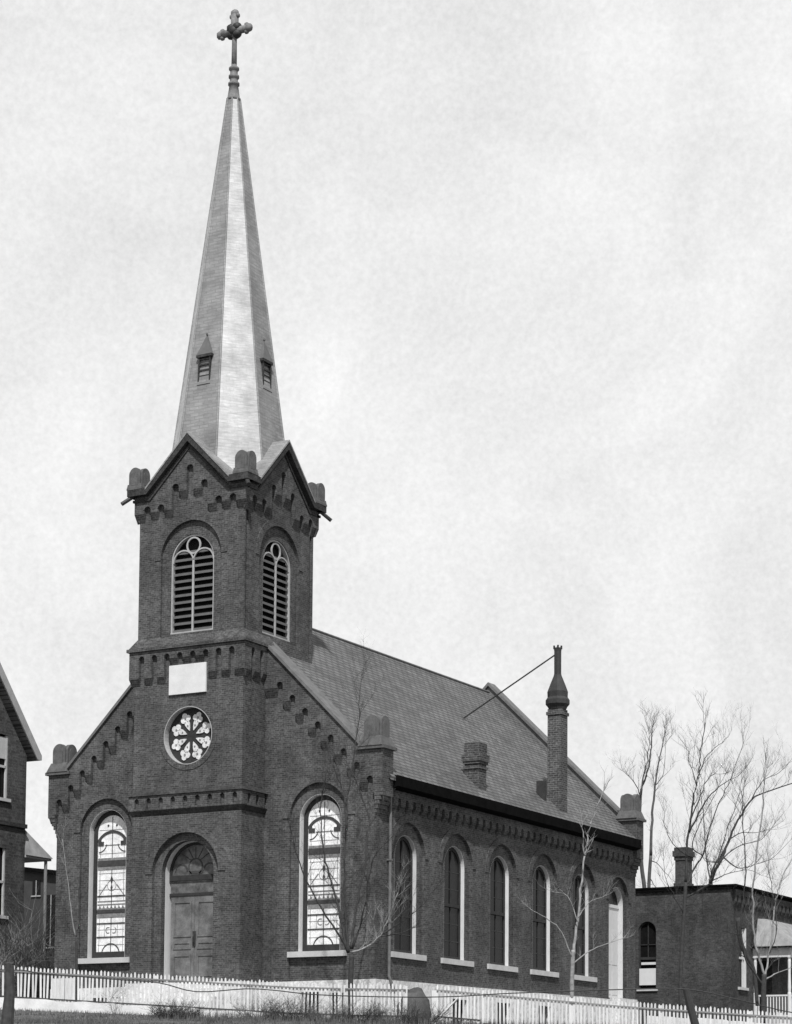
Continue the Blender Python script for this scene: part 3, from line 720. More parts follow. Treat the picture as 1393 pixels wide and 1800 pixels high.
# ================================================================== TERRAIN
V = Vector((-math.sin(YAW), math.cos(YAW))); R_ = Vector((math.cos(YAW), math.sin(YAW)))     # street axis and cross-street axis
C2 = Vector((CAM.x, CAM.y)); DF = 74.68
def st(s, t): p = C2 + V*s + R_*t; return p.x, p.y
HP = [(-400,-6.2),(0,-5.85),(12,-5.75),(30,-3.9),(42,-3.15),(60,-2.5),(70,-1.95),(73.3,-1.62),(74.8,-1.5),(77,-1.45),(120,-1.5),(400,-2.5),(2500,-30)]
def hgt(s, t):
    z = float(np.interp(s, [a for a, _ in HP], [b for _, b in HP]))
    k = min(1, max(0, (s-20)/40)); tt = max(-45, min(45, t))
    return z - .028*tt*k
svals = [-400,-150,-60,-20,0,6,12,20,30,36,42,50,56,60,64,67,69,71,72.3,73.3,74.1,74.8,76,77,79,82,86,92,100,120,150,200,300,400,800,1500,2500]
tvals = [-2500,-800,-300,-120,-70,-45,-35,-28]+[-22+1.0*i for i in range(45)]+[28,35,45,70,120,300,800,2500]
mb = MB(); rnd = random.Random(5); grid = []
for s_ in svals:
    row = []
    for t_ in tvals:
        x, y = st(s_, t_); j = rnd.uniform(-.05, .05) if 50 < s_ < 74 else 0
        row.append(mb.bm.verts.new((x, y, hgt(s_, t_)+j)))
    grid.append(row)
for i in range(len(svals)-1):
    for j in range(len(tvals)-1): mb.f([grid[i][j], grid[i][j+1], grid[i+1][j+1], grid[i+1][j]])
tag(mb.build('ground', 'ground', None, smooth=True), 'rough turf bank rising from the street to the church', None, None, 'structure')

# ================================================================== FENCES
FT = [(-14.6,.46),(-13.3,.37),(-3.17,-.14),(1.53,-.18),(7.7,-.68),(13.4,-1.01),(15,-1.1)]
def ftop(t): return float(np.interp(t, [a for a, _ in FT], [b for _, b in FT]))
FM = Matrix(((R_.x, -R_.y*1.0, 0, 0), (R_.y, R_.x, 0, 0), (0, 0, 1, 0), (0, 0, 0, 1)))  # rotate x->R
def fpt(t, d=0): return st(DF+d, t)
def fence(name, t0, t1, n, label, cat, height=1.13, posts=True, slope_rail=True):
    x, y = fpt((t0+t1)/2); root = empty(name, (x, y, ftop((t0+t1)/2)-height), label, cat, 'white picket fences before the church' if name == 'picket_fence' else None)
    root.rotation_euler = (0, 0, YAW); tm = (t0+t1)/2; zr = root.location.z
    first = None; rnd = random.Random(int(abs(t0)*10))
    for i in range(n):
        t = t0 + (t1-t0)*(i+.5)/n; zt = ftop(t)-zr
        if first is None:
            mb = MB(); wd = .031
            mb.loft([(-wd,-.012,-height),(wd,-.012,-height),(wd,.012,-height),(-wd,.012,-height)], [(-wd,-.012,-.05),(wd,-.012,-.05),(wd,.012,-.05),(-wd,.012,-.05)])
            mb.loft([(-wd,-.0119,-.0502),(wd,-.0119,-.0502),(wd,.0119,-.0502),(-wd,.0119,-.0502)], [(-.012,-.011,0),(.012,-.011,0),(.012,.011,0),(-.012,.011,0)])
            first = mb.build('picket', 'picket', root, local=True); o = first
        else:
            o = first.copy(); COL.objects.link(o); o.parent = root
        o.location = (t-tm+rnd.uniform(-.008,.008), 0, zt+rnd.uniform(-.045, .015)); o.rotation_euler = (rnd.uniform(-.03,.03), rnd.uniform(-.03, .03), 0)
    for dz in (.19, height-.07):
        mb = MB(); seg = 8
        for i in range(seg):
            a_, b_ = t0+(t1-t0)*i/seg, t0+(t1-t0)*(i+1)/seg; za, zb = ftop(a_)-zr-dz, ftop(b_)-zr-dz
            mb.hexa([(a_-tm,-.052,za-.024),(b_-tm,-.052,zb-.024),(b_-tm,-.014,zb-.024),(a_-tm,-.014,za-.024),(a_-tm,-.052,za+.022),(b_-tm,-.052,zb+.022),(b_-tm,-.014,zb+.022),(a_-tm,-.014,za+.022)])
        mb.build('rail', 'grey_plank' if dz < .5 else 'post', root, local=True)
    if posts:
        k = max(1, int((t1-t0)/2.6))
        for i in range(k+1):
            t = t0+(t1-t0)*i/k; mb = MB(); zt = ftop(t)-zr-.06; mb.box(t-tm-.05, t-tm+.05, .015, .11, zt-height-.5, zt)
            mb.build('post', 'white', root, local=True)
    return root
fence('picket_fence', -14.3, -1.85, 98, 'long white picket fence along the top of the whitewashed wall before the church front', 'fence')
fence('picket_fence', -1.7, .35, 16, 'short run of white picket fence by the tree at the church corner', 'fence', 1.15)
fence('picket_fence', 2.95, 14.9, 96, 'long white picket fence below the side wall of the church and the low brick house', 'fence', 1.25)
gt = fence('picket_gate', 1.35, 2.85, 12, 'white picket gate with a wide end post beside the grey boulder', 'gate', 1.15, posts=False)
mb = MB(); mb.box(-.88, -.72, -.06, .08, -.35, 1.0); mb.build('gate_post', 'white', gt, local=True)
mb = MB(); mb.tube([(-.6, -.03, .12), (.0, -.03, .75)], .03, 4); mb.build('brace', 'white', gt, local=True)
# whitewashed retaining wall under the left fence
def wall_run(name, t0, t1, d0, d1, ztop, zbot, mat, label, cat, seg=24, seed=1):
    rnd = random.Random(seed); x, y = fpt((t0+t1)/2, d0); mb = MB()
    tt = [t0+(t1-t0)*i/seg for i in range(seg+1)]; zz = [ztop(t)+rnd.uniform(-.03, .03) for t in tt]
    for i in range(seg):
        a_, b_ = tt[i], tt[i+1]; P = [(*fpt(a_, d0), zbot), (*fpt(b_, d0), zbot), (*fpt(b_, d1), zbot), (*fpt(a_, d1), zbot), (*fpt(a_, d0+.03), zz[i]), (*fpt(b_, d0+.03), zz[i+1]), (*fpt(b_, d1), zz[i]), (*fpt(a_, d1), zz[i+1])]
        mb.hexa(P)
    o = mb.build(name, mat, None); return tag(o, label, cat)
wall_run('retaining_wall', -15, -4.2, -.16, .25, lambda t: ftop(t)-1.10, -2.6, 'whitewash', 'low whitewashed wall carrying the left picket fence', 'wall')
wall_run('low_wall', 8.6, 16, 1.2, 1.6, lambda t: ftop(t)-.36, -3.2, 'whitewash', 'low whitewashed wall behind the right picket fence before the low brick house', 'wall', seed=4)
# ---- board leaning on the church front, boulder
mb = MB(); mb.box(-6.95, -5.80, 1.16, 1.24, -1.0, .45)
for x in (-6.6, -6.2): mb.box(x-.01, x+.01, 1.15, 1.17, -1.0, .45)
tag(mb.build('white_board', 'plaque', None), 'plain white board standing against the left corner of the church', 'board')
mb = MB(); mb.blob((9.05, .8, -1.15), (.62, .45, .93), 11, 3, .10)
tag(mb.build('boulder', 'rock', None, smooth=True), 'rounded grey boulder standing left of the white picket gate', 'boulder')

# ================================================================== FOREGROUND WIRE FENCE
wf = empty('wire_fence', (19.12, -32.69, -3.1), 'sagging dark wires strung from an upright post to a leaning post in front of everything', 'fence')
mb = MB(); mb.tube([(19.10,-32.69,-3.5),(19.12,-32.69,-2.6),(19.15,-32.68,-2.2),(19.14,-32.69,-1.63)], [.125,.12,.10,.085], 10)
mb.blob((19.14,-32.69,-1.64), (.09,.09,.05), 3, 2, .1); mb.build('post', 'post', wf)
mb = MB(); mb.tube([(30.43,-26.10,-3.6),(30.36,-26.15,-2.75),(30.30,-26.22,-2.45),(30.21,-26.3,-2.0)], [.085,.08,.075,.065], 10)
o = mb.build('post', 'iron', wf); o['label'] = 'dark leaning post at the right end of the wires'
WP = [(17.9,-33.4,-1.74),(19.12,-32.69,-1.75),(19.40,-32.53,-1.76),(19.67,-32.36,-1.81),(20.84,-31.69,-1.91),(21.58,-31.26,-1.97),(22.18,-30.90,-2.13),(22.98,-30.45,-2.07),(23.44,-30.18,-2.09),(24.18,-29.75,-2.17),(25.49,-29.00,-2.20),(26.42,-28.46,-2.18),(27.35,-27.93,-2.11),(29.22,-26.87,-2.02),(30.25,-26.28,-2.01),(31.08,-25.79,-2.20),(31.94,-25.28,-2.43),(32.93,-24.70,-2.52)]
def smooth_pts(P, m=4):
    P = [Vector(p) for p in P]; out = []
    for i in range(len(P)-1):
        p0, p1, p2, p3 = P[max(i-1,0)], P[i], P[i+1], P[min(i+2, len(P)-1)]
        for k in range(m):
            t = k/m; out.append(.5*((2*p1)+(p2-p0)*t+(2*p0-5*p1+4*p2-p3)*t*t+(3*p1-3*p2+p3-p0)*t**3))
    return out + [P[-1]]
mb = MB(); mb.tube(smooth_pts(WP), .011, 5); mb.build('wire', 'iron', wf)
lower = [Vector(p)+Vector((0,0,-.58-.012*((i*7)%5)+.0*i)) for i, p in enumerate(WP)]

# ================================================================== NEIGHBOURING BUILDINGS
# low brick house behind right
RX0, RX1, RY0, RY1, RZT = 1.5, 8.03, 33.0, 46.0, 6.28
low = empty('low_brick_house', (RX1, RY0, -1.7), 'low flat-topped brick house with a side porch right of the church', 'house')
mb = MB()
mb.plate([(RX0,-3),(RX0,6.1),(RX1,6.1),(RX1,-3)], [arch(3.78,1.45,.46,4.22)], RY0, RY0+.3)
mb.plate([(RY0+.3001,-3),(RY0+.3001,6.1),(RY1,6.1),(RY1,-3)], [[(34.1,1.5),(34.1,4.35),(35.0,4.35),(35.0,1.5)],[(36.2,.3),(36.2,3.0),(38.6,3.0),(38.6,.3)]], RX1-.003, RX1-.3, 'S')
mb.box(RX0, RX0+.3, RY0+.3001, RY1, -3, 6.1); mb.box(RX0+.3, RX1-.3, RY1-.3, RY1-.001, -3, 6.1)
wl = mb.build('wall', 'brick_rect', low)
mb = MB(); mb.box(RX0-.1, RX1+.12, RY0-.12, RY1, 6.1, 6.22)
mb.box(RX0-.16, RX1+.34, RY0-.15, RY1, 6.22, 6.30); mb.build('roof', 'gutter', low)
mb = MB(); n = 22; corbel(mb, [(RY0+.31, 6.099), (RY1-.5, 6.099)], [(33.6+.55*k, 5.85) for k in range(n)], .12, [5.5]*(n+1), RX1+.15, RX1-.006, 'S', .2); mb.build('eaves_corbel_table', 'brick_rect', low)
mb = MB(); cx, cy = 5.42, 33.6
mb.box(cx-.31, cx+.31, cy-.31, cy+.31, 6.2, 7.9); mb.box(cx-.37, cx+.37, cy-.37, cy+.37, 6.28, 6.5); mb.box(cx-.35, cx+.35, cy-.35, cy+.35, 7.6, 7.78); mb.box(cx-.41, cx+.41, cy-.41, cy+.41, 7.78, 8.05); mb.box(cx-.35, cx+.35, cy-.35, cy+.35, 8.05, 8.22)
mb.build('chimney', 'brick_rect', low)
mb = MB(); shell(mb, 1.45, .461, 4.22, .06, RY0+.10, RY0+.2); mb.tf = Matrix.Identity(4)
for v in mb.bm.verts: v.co.x += 3.78
mb.box(3.34, 4.22, RY0+.11, RY0+.19, 2.85, 2.97); mb.box(3.76, 3.80, RY0+.12, RY0+.18, 2.9, 4.6); mb.box(3.34, 4.22, RY0+.12, RY0+.18, 3.55, 3.59)
wn = mb.build('window', 'dark_wood', low)
mb = MB(); mb.box(3.3, 4.26, RY0+.17, RY0+.175, 1.45, 4.7); mb.build('glass', 'glass_dark', wn)
mb = MB(); mb.box(3.35, 4.21, RY0+.05, RY0+.09, 1.62, 2.42); mb.box(3.45, 4.21, RY0+.06, RY0+.10, 2.6, 2.72); mb.build('shade', 'shade', wn)
mb = MB(); mb.box(3.26, 4.34, RY0-.08, RY0+.1, 1.33, 1.45); mb.build('sill', 'sill', wn)
mb = MB(); mb.box(RX1-.12, RX1-.05, 34.1, 34.16, 1.5, 4.35); mb.box(RX1-.2, RX1+.02, 34.93, 35.0, 1.5, 4.35); mb.box(RX1-.12, RX1-.05, 34.16, 34.93, 2.85, 2.95); mb.box(RX1-.11, RX1-.06, 34.72, 34.78, 1.5, 4.3)
wn = mb.build('window', 'white', low)
mb = MB(); mb.box(RX1-.2, RX1-.15, 34.1, 35.0, 1.5, 4.35); mb.build('glass', 'glass_dark', wn)
mb = MB(); mb.box(RX1-.1, RX1+.1, 33.95, 35.15, 1.37, 1.5); mb.build('sill', 'sill', wn)
# porch
PY0, PY1, PX1 = 35.9, 40.5, 9.95
porch = MB(); porch.box(RX1, PX1, PY0, PY1, -.2, .12); porch.box(RX1+.2, PX1-.2, PY0+.2, PY1-.2, -3, -.2)
pf = porch.build('porch', 'grey_trim', low)
for (x, y) in ((RX1+.10, PY0+.1), (PX1-.1, PY0+.1), (PX1-.1, PY1-.1)):
    mb = MB(); mb.lathe(x, y, [(.10,.12),(.10,1.25),(.075,1.32),(.085,1.5),(.065,2.2),(.08,2.8),(.065,2.9),(.11,2.98),(.11,3.2)], 10); mb.build('porch_post', 'white', pf)
mb = MB(); mb.box(RX1+.01, PX1, PY0, PY0+.12, 3.0, 3.45); mb.box(PX1-.12, PX1, PY0+.12, PY1, 3.0, 3.45)
mb.plate(circle(9.42, 3.22, .07, 10), [], PY0-.02, PY0+.01); mb.build('frieze', 'white', pf)
mb = MB()
for i in range(10): x = RX1+.28+i*.15; mb.box(x-.03, x+.03, PY0+.05, PY0+.08, .2, 1.15)
mb.box(RX1+.1, PX1-.1, PY0+.03, PY0+.1, 1.12, 1.2); mb.box(RX1+.1, PX1-.1, PY0+.03, PY0+.1, .15, .22)
for i in range(24): y = PY0+.3+i*.18; mb.box(PX1-.12, PX1-.09, y-.03, y+.03, .2, 1.15)
mb.box(PX1-.14, PX1-.07, PY0+.1, PY1-.1, 1.12, 1.2); mb.build('balustrade', 'white', pf)
mb = MB(); mb.loft([(RX1+.2,PY0-.2,3.5),(PX1+.3,PY0-.2,3.5),(PX1+.3,PY1+.2,3.5),(RX1+.2,PY1+.2,3.5)], [(RX1+.2,PY0+.2,4.9),(RX1+.5,PY0+.5,4.9),(RX1+.5,PY1-.3,4.9),(RX1+.2,PY1-.2,4.9)])
mb.build('porch_roof', 'porch_roof', pf)
mb = MB(); mb.box(RX1-.05, PX1+.34, PY0-.24, PY1+.24, 3.45, 3.52); mb.build('porch_eaves', 'gutter', pf)
mb = MB(); mb.box(RX1-.6, RX1-.31, 36.2, 38.6, .3, 3.0); mb.build('doorway', 'void', low)

# tall gabled house on the left edge
LX, LY1 = -13.0, 6.82
lh = empty('gabled_house', (LX, LY1, -1.2), 'tall dark brick house with a steep eave at the left edge', 'house')
mb = MB(); lyc = -1.0
lzr = lambda y: 10.15 + (LY1-y)*1.24
mb.plate([(-8.8, -2.5), (-8.8, 10.2), (lyc, lzr(lyc)-.05), (LY1, 10.2), (LY1, -2.5)], [[(5.0,8.25),(5.0,10.9),(5.62,10.9),(5.62,8.25)],[(4.9,3.4),(4.9,6.2),(5.6,6.2),(5.6,3.4)]], LX, LX-.4, 'S')
mb.box(LX-9, LX-.401, LY1-.4, LY1-.002, -2.5, 10.2)
mb.build('wall', 'brick_left', lh)
mb = MB(); mb.box(LX-.02, LX+.09, -8.8, LY1+.03, 7.15, 7.32); mb.build('belt_course', 'brick_dark', lh)
lup = lambda y: 10.32+(7.6-y)*1.24
mb = MB(); lt = lup(lyc)
P1 = [(7.35,10.12),(7.62,10.12),(7.62,10.32),(lyc,lt),(-9.6,10.3),(-9.6,10.1),(-9.35,10.1),(lyc,lt-.5)]
mb.plate(P1, [], LX+.10, LX-9, 'S'); mb.build('roof', 'slate', lh)
mb = MB(); mb.plate(P1, [], LX+.16, LX+.101, 'S'); mb.build('bargeboard', 'grey_trim', lh)
for z0, z1 in ((8.25, 10.9), (3.4, 6.2)):
    mb = MB(); mb.box(LX-.12, LX-.04, 5.53, 5.62, z0, z1); mb.box(LX-.12, LX-.04, 4.95, 5.55, (z0+z1)/2-.05, (z0+z1)/2+.05)
    if z0 > 8: mb.box(LX-.1, LX-.05, 5.0, 5.53, 9.9, 10.8)
    wn = mb.build('window', 'sill', lh)
    mb = MB(); mb.box(LX-.2, LX-.15, 4.9, 5.65, z0, z1); mb.build('glass', 'glass_dark', wn)
    mb = MB(); mb.box(LX-.1, LX+.1, 4.85, 5.75, z0-.13, z0); mb.build('sill', 'sill', wn)
# its rear porch
pr = MB(); pr.loft([(LX-2.5, LY1, 6.05),(LX+.1, LY1, 6.05),(LX+.1, LY1+1.75, 6.05),(LX-2.5, LY1+1.75, 6.05)], [(LX-2.0, LY1, 7.3),(LX-.2, LY1, 7.3),(LX-.3, LY1+.1, 7.3),(LX-2.0, LY1+.1, 7.3)])
pp_ = pr.build('porch_roof', 'porch_roof', lh)
mb = MB(); mb.box(LX-2.5, LX+.05, LY1+.0, LY1+1.7, 5.95, 6.049); mb.build('eaves', 'grey_trim', pp_)
mb = MB(); mb.lathe(LX-.05, LY1+1.45, [(.07,-1.2),(.07,5.95)], 8); mb.build('porch_post', 'grey_plank', pp_)
# small dark house further back, seen between the two
fh = empty('distant_house', (-20, 21, -1.5), 'small dark house far behind, between the gabled house and the church', 'house')
mb = MB(); mb.plate([(-30,-3),(-30,6.9),(-25,7.35),(-19,6.6),(-19,-3)], [[(-24.1,6.0),(-24.1,6.75),(-23.6,6.75),(-23.6,6.0)],[(-23.3,3.4),(-23.3,6.0),(-22.5,6.0),(-22.5,3.4)]], 21, 27)
mb.build('wall', 'brick_far', fh)
mb = MB(); mb.plate([(-30.2,7.0),(-25,7.5),(-18.7,6.7),(-18.7,6.55),(-25,7.3),(-30.2,6.8)], [], 20.7, 27); mb.build('roof', 'gutter', fh)
for a_, b_, c_, d_ in ((-24.1,-23.6,6.0,6.75),(-23.3,-22.5,3.4,6.0)):
    mb = MB(); mb.box(a_, b_, 20.98, 20.995, c_, d_)
    wn = mb.build('window', 'glass_dark', fh)
    mb = MB(); mb.box(a_-.05, b_+.05, 20.93, 20.975, c_-.06, c_); mb.box((a_+b_)/2-.02, (a_+b_)/2+.02, 20.95, 20.975, c_, d_); mb.build('frame', 'grey_trim', wn)

# ================================================================== TREES
TREES={
 'front_corner':[
  (0.100,0.085,[(7.25,-0.37,-1.32),(7.27,-0.44,-0.31),(7.32,-0.48,0.46),(7.35,-0.50,0.85)]),
  (0.060,0.014,[(7.25,-0.56,0.95),(7.08,-0.55,1.50),(6.85,-0.62,2.54),(6.55,-0.73,3.64),(6.33,-0.78,4.56),(6.21,-0.79,5.61),(6.21,-0.70,6.42)]),
  (0.050,0.012,[(7.25,-0.56,0.95),(7.09,-0.99,1.59),(6.58,-1.68,2.76),(6.28,-2.24,3.93),(6.24,-2.63,4.79)]),
  (0.055,0.014,[(7.34,-0.52,1.07),(7.34,-0.42,1.81),(7.43,-0.29,2.79),(7.60,-0.12,3.95),(7.66,-0.03,5.18),(7.64,0.09,5.57),(7.26,-0.07,6.80),(6.89,-0.18,7.55)]),
  (0.040,0.012,[(7.36,-0.51,1.07),(7.82,-0.58,2.26),(8.11,-0.74,3.38),(8.39,-0.87,4.08),(8.82,-0.89,4.54)]),
  (0.045,0.012,[(7.34,-0.51,0.95),(7.92,-0.48,1.12),(8.47,-0.49,1.52),(8.85,-0.61,2.10),(9.28,-0.72,2.92)]),
  (0.030,0.008,[(8.22,-0.06,1.56),(8.94,0.13,1.98),(9.56,0.25,2.45),(10.08,0.31,3.03)]),
  (0.025,0.008,[(8.22,-0.05,1.50),(8.73,0.40,1.64),(9.13,0.78,1.90)]),
  (0.045,0.012,[(7.26,-0.56,0.95),(7.15,-0.62,2.10),(7.12,-0.67,3.62),(7.18,-0.67,5.14),(7.09,-0.73,6.36),(6.86,-0.83,7.09),(6.62,-0.92,7.71)]),
  (0.030,0.008,[(7.30,-0.89,5.11),(7.34,-0.85,6.32),(7.45,-0.77,7.43),(7.59,-0.67,8.59),(7.64,-0.62,9.70),(7.65,-0.56,10.45)]),
 ],
 'side_wall_pale':[
  (0.085,0.070,[(13.63,3.76,-1.32),(13.66,3.68,-0.23),(13.70,3.64,0.55),(13.74,3.61,1.13)]),
  (0.065,0.030,[(13.72,3.62,0.86),(13.78,3.76,1.89),(13.89,3.90,3.22),(13.96,4.04,4.40)]),
  (0.028,0.014,[(14.18,3.58,4.35),(14.19,3.44,4.84),(14.22,3.29,5.41)]),
  (0.028,0.014,[(14.18,3.58,4.35),(14.22,3.69,4.80),(14.28,3.79,5.39),(14.41,3.93,5.92),(14.65,4.12,6.66)]),
  (0.030,0.010,[(13.71,3.61,0.86),(13.49,3.18,1.71),(13.21,2.76,2.12),(12.87,2.31,2.39)]),
  (0.028,0.010,[(13.75,3.65,0.68),(14.09,4.12,1.10),(14.50,4.64,1.38),(14.90,5.16,1.59)]),
  (0.020,0.008,[(13.89,3.61,2.09),(13.56,3.52,2.98),(13.12,3.43,3.13)]),
  (0.020,0.008,[(13.92,3.62,2.24),(14.19,3.90,2.76),(14.58,4.28,3.00)]),
 ],
 'left_window_small':[
  (0.050,0.040,[(-0.73,-5.21,-0.98),(-0.69,-5.30,0.37),(-0.68,-5.37,1.34)]),
  (0.030,0.010,[(-0.69,-5.39,1.40),(-0.73,-5.59,2.17),(-0.74,-5.81,3.30),(-0.79,-6.07,4.67)]),
  (0.030,0.008,[(-0.67,-5.38,1.40),(-0.63,-5.31,1.89),(-0.62,-5.33,3.22),(-0.56,-5.28,4.07),(-0.54,-5.24,4.68)]),
  (0.020,0.006,[(-0.68,-5.39,1.52),(-1.03,-5.50,1.83),(-1.22,-5.57,2.62),(-1.37,-5.59,3.23)]),
 ],
 'tall_before_rectory':[
  (0.075,0.070,[(15.58,8.74,-0.60),(15.58,8.68,0.09),(15.68,8.61,1.61),(15.79,8.57,2.88),(15.86,8.52,3.82)]),
  (0.070,0.020,[(15.86,8.52,3.82),(15.92,8.55,5.10),(16.00,8.62,6.00),(16.13,8.70,7.03),(16.21,8.80,7.55),(16.25,8.89,7.94),(16.27,8.95,8.59),(16.39,9.04,9.50)]),
  (0.050,0.010,[(16.02,8.47,5.60),(16.54,8.45,6.52),(17.01,8.45,7.06),(17.48,8.46,7.35),(17.88,8.45,7.51)]),
  (0.040,0.010,[(16.09,8.46,6.10),(16.30,8.86,6.97),(16.52,9.26,7.72),(16.71,9.71,7.83)]),
  (0.060,0.012,[(15.82,8.53,3.57),(16.04,8.82,4.29),(16.26,9.13,4.82),(16.44,9.37,5.87),(16.72,9.69,6.85),(17.01,10.01,7.72),(17.36,10.34,8.97)]),
  (0.040,0.010,[(16.41,8.76,4.78),(15.97,8.83,5.13),(16.05,9.16,5.80),(16.35,9.60,6.74),(16.59,10.02,7.55)]),
  (0.030,0.008,[(16.29,8.48,7.31),(16.31,7.85,7.99),(16.41,7.29,8.41)]),
  (0.030,0.008,[(16.39,8.49,7.75),(16.56,8.92,8.44),(16.89,9.45,8.94),(17.00,9.87,9.25)]),
  (0.030,0.008,[(15.78,8.55,3.00),(16.55,8.41,3.02),(17.38,8.32,2.92)]),
  (0.030,0.008,[(15.77,8.57,2.69),(15.56,8.01,3.41),(15.49,7.53,4.00),(15.58,7.16,4.47)]),
  (0.030,0.008,[(15.94,8.49,4.77),(15.62,7.88,5.17),(15.54,7.41,5.76),(15.66,7.05,6.21)]),
 ],
 'leaning_before_rectory':[
  (0.070,0.100,[(17.60,11.05,-0.53),(17.53,10.90,0.74),(17.27,10.70,1.38),(17.14,10.59,1.83),(17.08,10.48,2.66)]),
  (0.070,0.050,[(15.40,9.46,3.35),(15.88,9.71,3.61),(16.25,9.90,3.90)]),
  (0.090,0.030,[(16.25,9.90,3.90),(16.46,10.15,4.59),(16.70,10.42,5.39),(17.00,10.71,6.25),(17.42,11.07,7.05),(17.82,11.47,7.33),(18.61,12.09,7.69)]),
  (0.035,0.010,[(16.83,10.11,5.35),(16.71,9.71,4.67),(16.39,9.15,4.63),(16.41,8.76,4.78)]),
  (0.035,0.010,[(16.89,10.13,5.48),(17.16,10.65,5.78),(17.49,11.22,5.82),(17.83,11.78,6.00)]),
  (0.030,0.008,[(16.34,9.94,4.00),(16.73,10.52,4.29),(17.23,11.18,4.46),(17.50,11.74,4.31)]),
  (0.030,0.008,[(17.65,10.44,6.96),(17.89,10.91,7.65),(18.29,11.49,8.02),(18.58,12.00,8.53)]),
  (0.030,0.008,[(17.19,10.24,6.18),(17.19,10.77,6.83),(16.97,11.18,7.29)]),
 ],
 'porch':[
  (0.110,0.090,[(18.48,9.31,-1.25),(18.52,9.23,-0.13),(18.56,9.20,0.50)]),
  (0.070,0.030,[(18.55,9.21,0.37),(18.47,9.01,0.99),(18.34,8.76,1.86),(18.37,8.60,2.78),(18.45,8.47,3.71),(18.63,8.37,4.94),(18.86,8.29,6.17),(18.97,8.18,7.09)]),
  (0.060,0.020,[(18.57,9.22,0.37),(18.64,9.36,0.95),(18.76,9.49,2.02),(18.79,9.60,2.85),(18.87,9.74,3.49),(19.03,9.94,4.07),(19.34,10.20,4.85)]),
  (0.050,0.012,[(18.58,9.23,0.31),(18.86,9.83,0.59),(19.16,10.45,0.81)]),
  (0.060,0.020,[(18.51,9.20,0.12),(18.28,8.90,0.55),(18.09,8.62,1.04),(18.00,8.35,2.09),(18.19,8.21,3.38),(18.31,8.07,4.30),(18.31,7.84,5.53),(18.35,7.65,6.38)]),
  (0.030,0.008,[(18.01,8.84,1.06),(17.86,8.28,1.21),(17.73,7.75,1.12)]),
  (0.030,0.008,[(17.87,8.69,1.87),(17.56,8.20,1.97),(17.23,7.69,2.13),(17.02,7.22,2.53)]),
  (0.030,0.010,[(18.75,9.25,1.25),(18.92,9.50,2.21),(18.78,9.55,3.29),(18.62,9.62,4.12),(18.51,9.74,4.77)]),
 ],
 'behind_left_stem':[
  (0.120,0.100,[(1.69,37.63,5.30),(1.69,37.51,6.72),(1.59,37.35,7.97),(1.59,37.20,9.74)]),
  (0.090,0.020,[(1.59,37.20,9.74),(1.61,37.20,11.45),(1.82,37.38,12.45),(1.95,37.53,13.09),(2.00,37.63,14.00),(2.02,37.70,14.92)]),
  (0.050,0.012,[(1.65,37.10,11.34),(1.86,36.95,12.39),(2.14,36.86,13.26),(2.30,36.71,14.12),(2.34,36.52,14.62)]),
  (0.035,0.010,[(1.65,37.09,11.43),(1.49,36.59,12.10),(1.24,36.07,12.49)]),
 ],
 'behind_right_stem':[
  (0.100,0.090,[(1.03,39.55,5.47),(1.10,39.44,7.28),(1.22,39.39,8.64)]),
  (0.085,0.020,[(1.22,39.39,8.64),(1.28,39.41,10.47),(1.38,39.49,11.84),(1.45,39.59,12.77),(1.64,39.73,13.97),(1.78,39.87,14.90)]),
  (0.030,0.010,[(1.27,39.44,8.37),(1.34,40.07,8.25),(1.68,40.90,7.58)]),
  (0.030,0.010,[(1.16,39.46,7.47),(1.03,40.58,7.02)]),
  (0.030,0.010,[(1.54,39.27,12.26),(1.72,39.89,12.97),(1.65,40.30,14.42)]),
 ],
 'behind_rectory_spreading':[
  (0.130,0.110,[(1.67,46.81,6.01),(1.63,46.66,7.44),(1.60,46.59,8.11)]),
  (0.070,0.015,[(1.60,46.59,8.11),(1.34,46.62,9.37),(1.21,46.71,10.83),(1.07,46.80,12.21),(0.85,46.85,13.58)]),
  (0.070,0.015,[(1.63,46.61,8.11),(2.35,46.64,9.23),(3.29,46.83,9.87),(4.29,47.09,10.14),(4.98,47.14,10.87)]),
  (0.070,0.015,[(1.63,46.60,8.20),(2.01,46.99,9.57),(2.29,47.33,10.85),(2.65,47.71,12.22),(2.85,48.00,13.51)]),
  (0.060,0.012,[(2.26,46.87,9.26),(2.72,47.76,8.75),(3.38,48.69,9.00),(4.06,49.62,9.45),(4.75,50.51,10.48)]),
 ],
}

def grow(mb, p, d, L, r, depth, rnd, up=.25, spread=.55):
    """a wandering twig with finer ones leaving it"""
    n = 5; pts = [p.copy()]; q = p.copy(); dd = d.normalized()
    for i in range(n):
        dd = (dd + Vector((rnd.gauss(0,.13), rnd.gauss(0,.13), rnd.gauss(0,.10)+up*.22))).normalized()
        q = q + dd*(L/n); pts.append(q.copy())
    mb.tube(pts, [r*(1-.75*i/n) for i in range(n+1)], 4 if r < .02 else 5, cap=False)
    if depth > 0:
        k = rnd.randint(3, 5)
        for i in range(k):
            j = rnd.randint(1, n); f_ = pts[j]; ax = Vector((rnd.gauss(0,1), rnd.gauss(0,1), rnd.gauss(0,.5)+.3)).normalized()
            nd = (dd*(1-spread)+ax*spread+Vector((0,0,up))).normalized()
            grow(mb, f_, nd, L*rnd.uniform(.45,.75), r*.55, depth-1, rnd, up, spread)
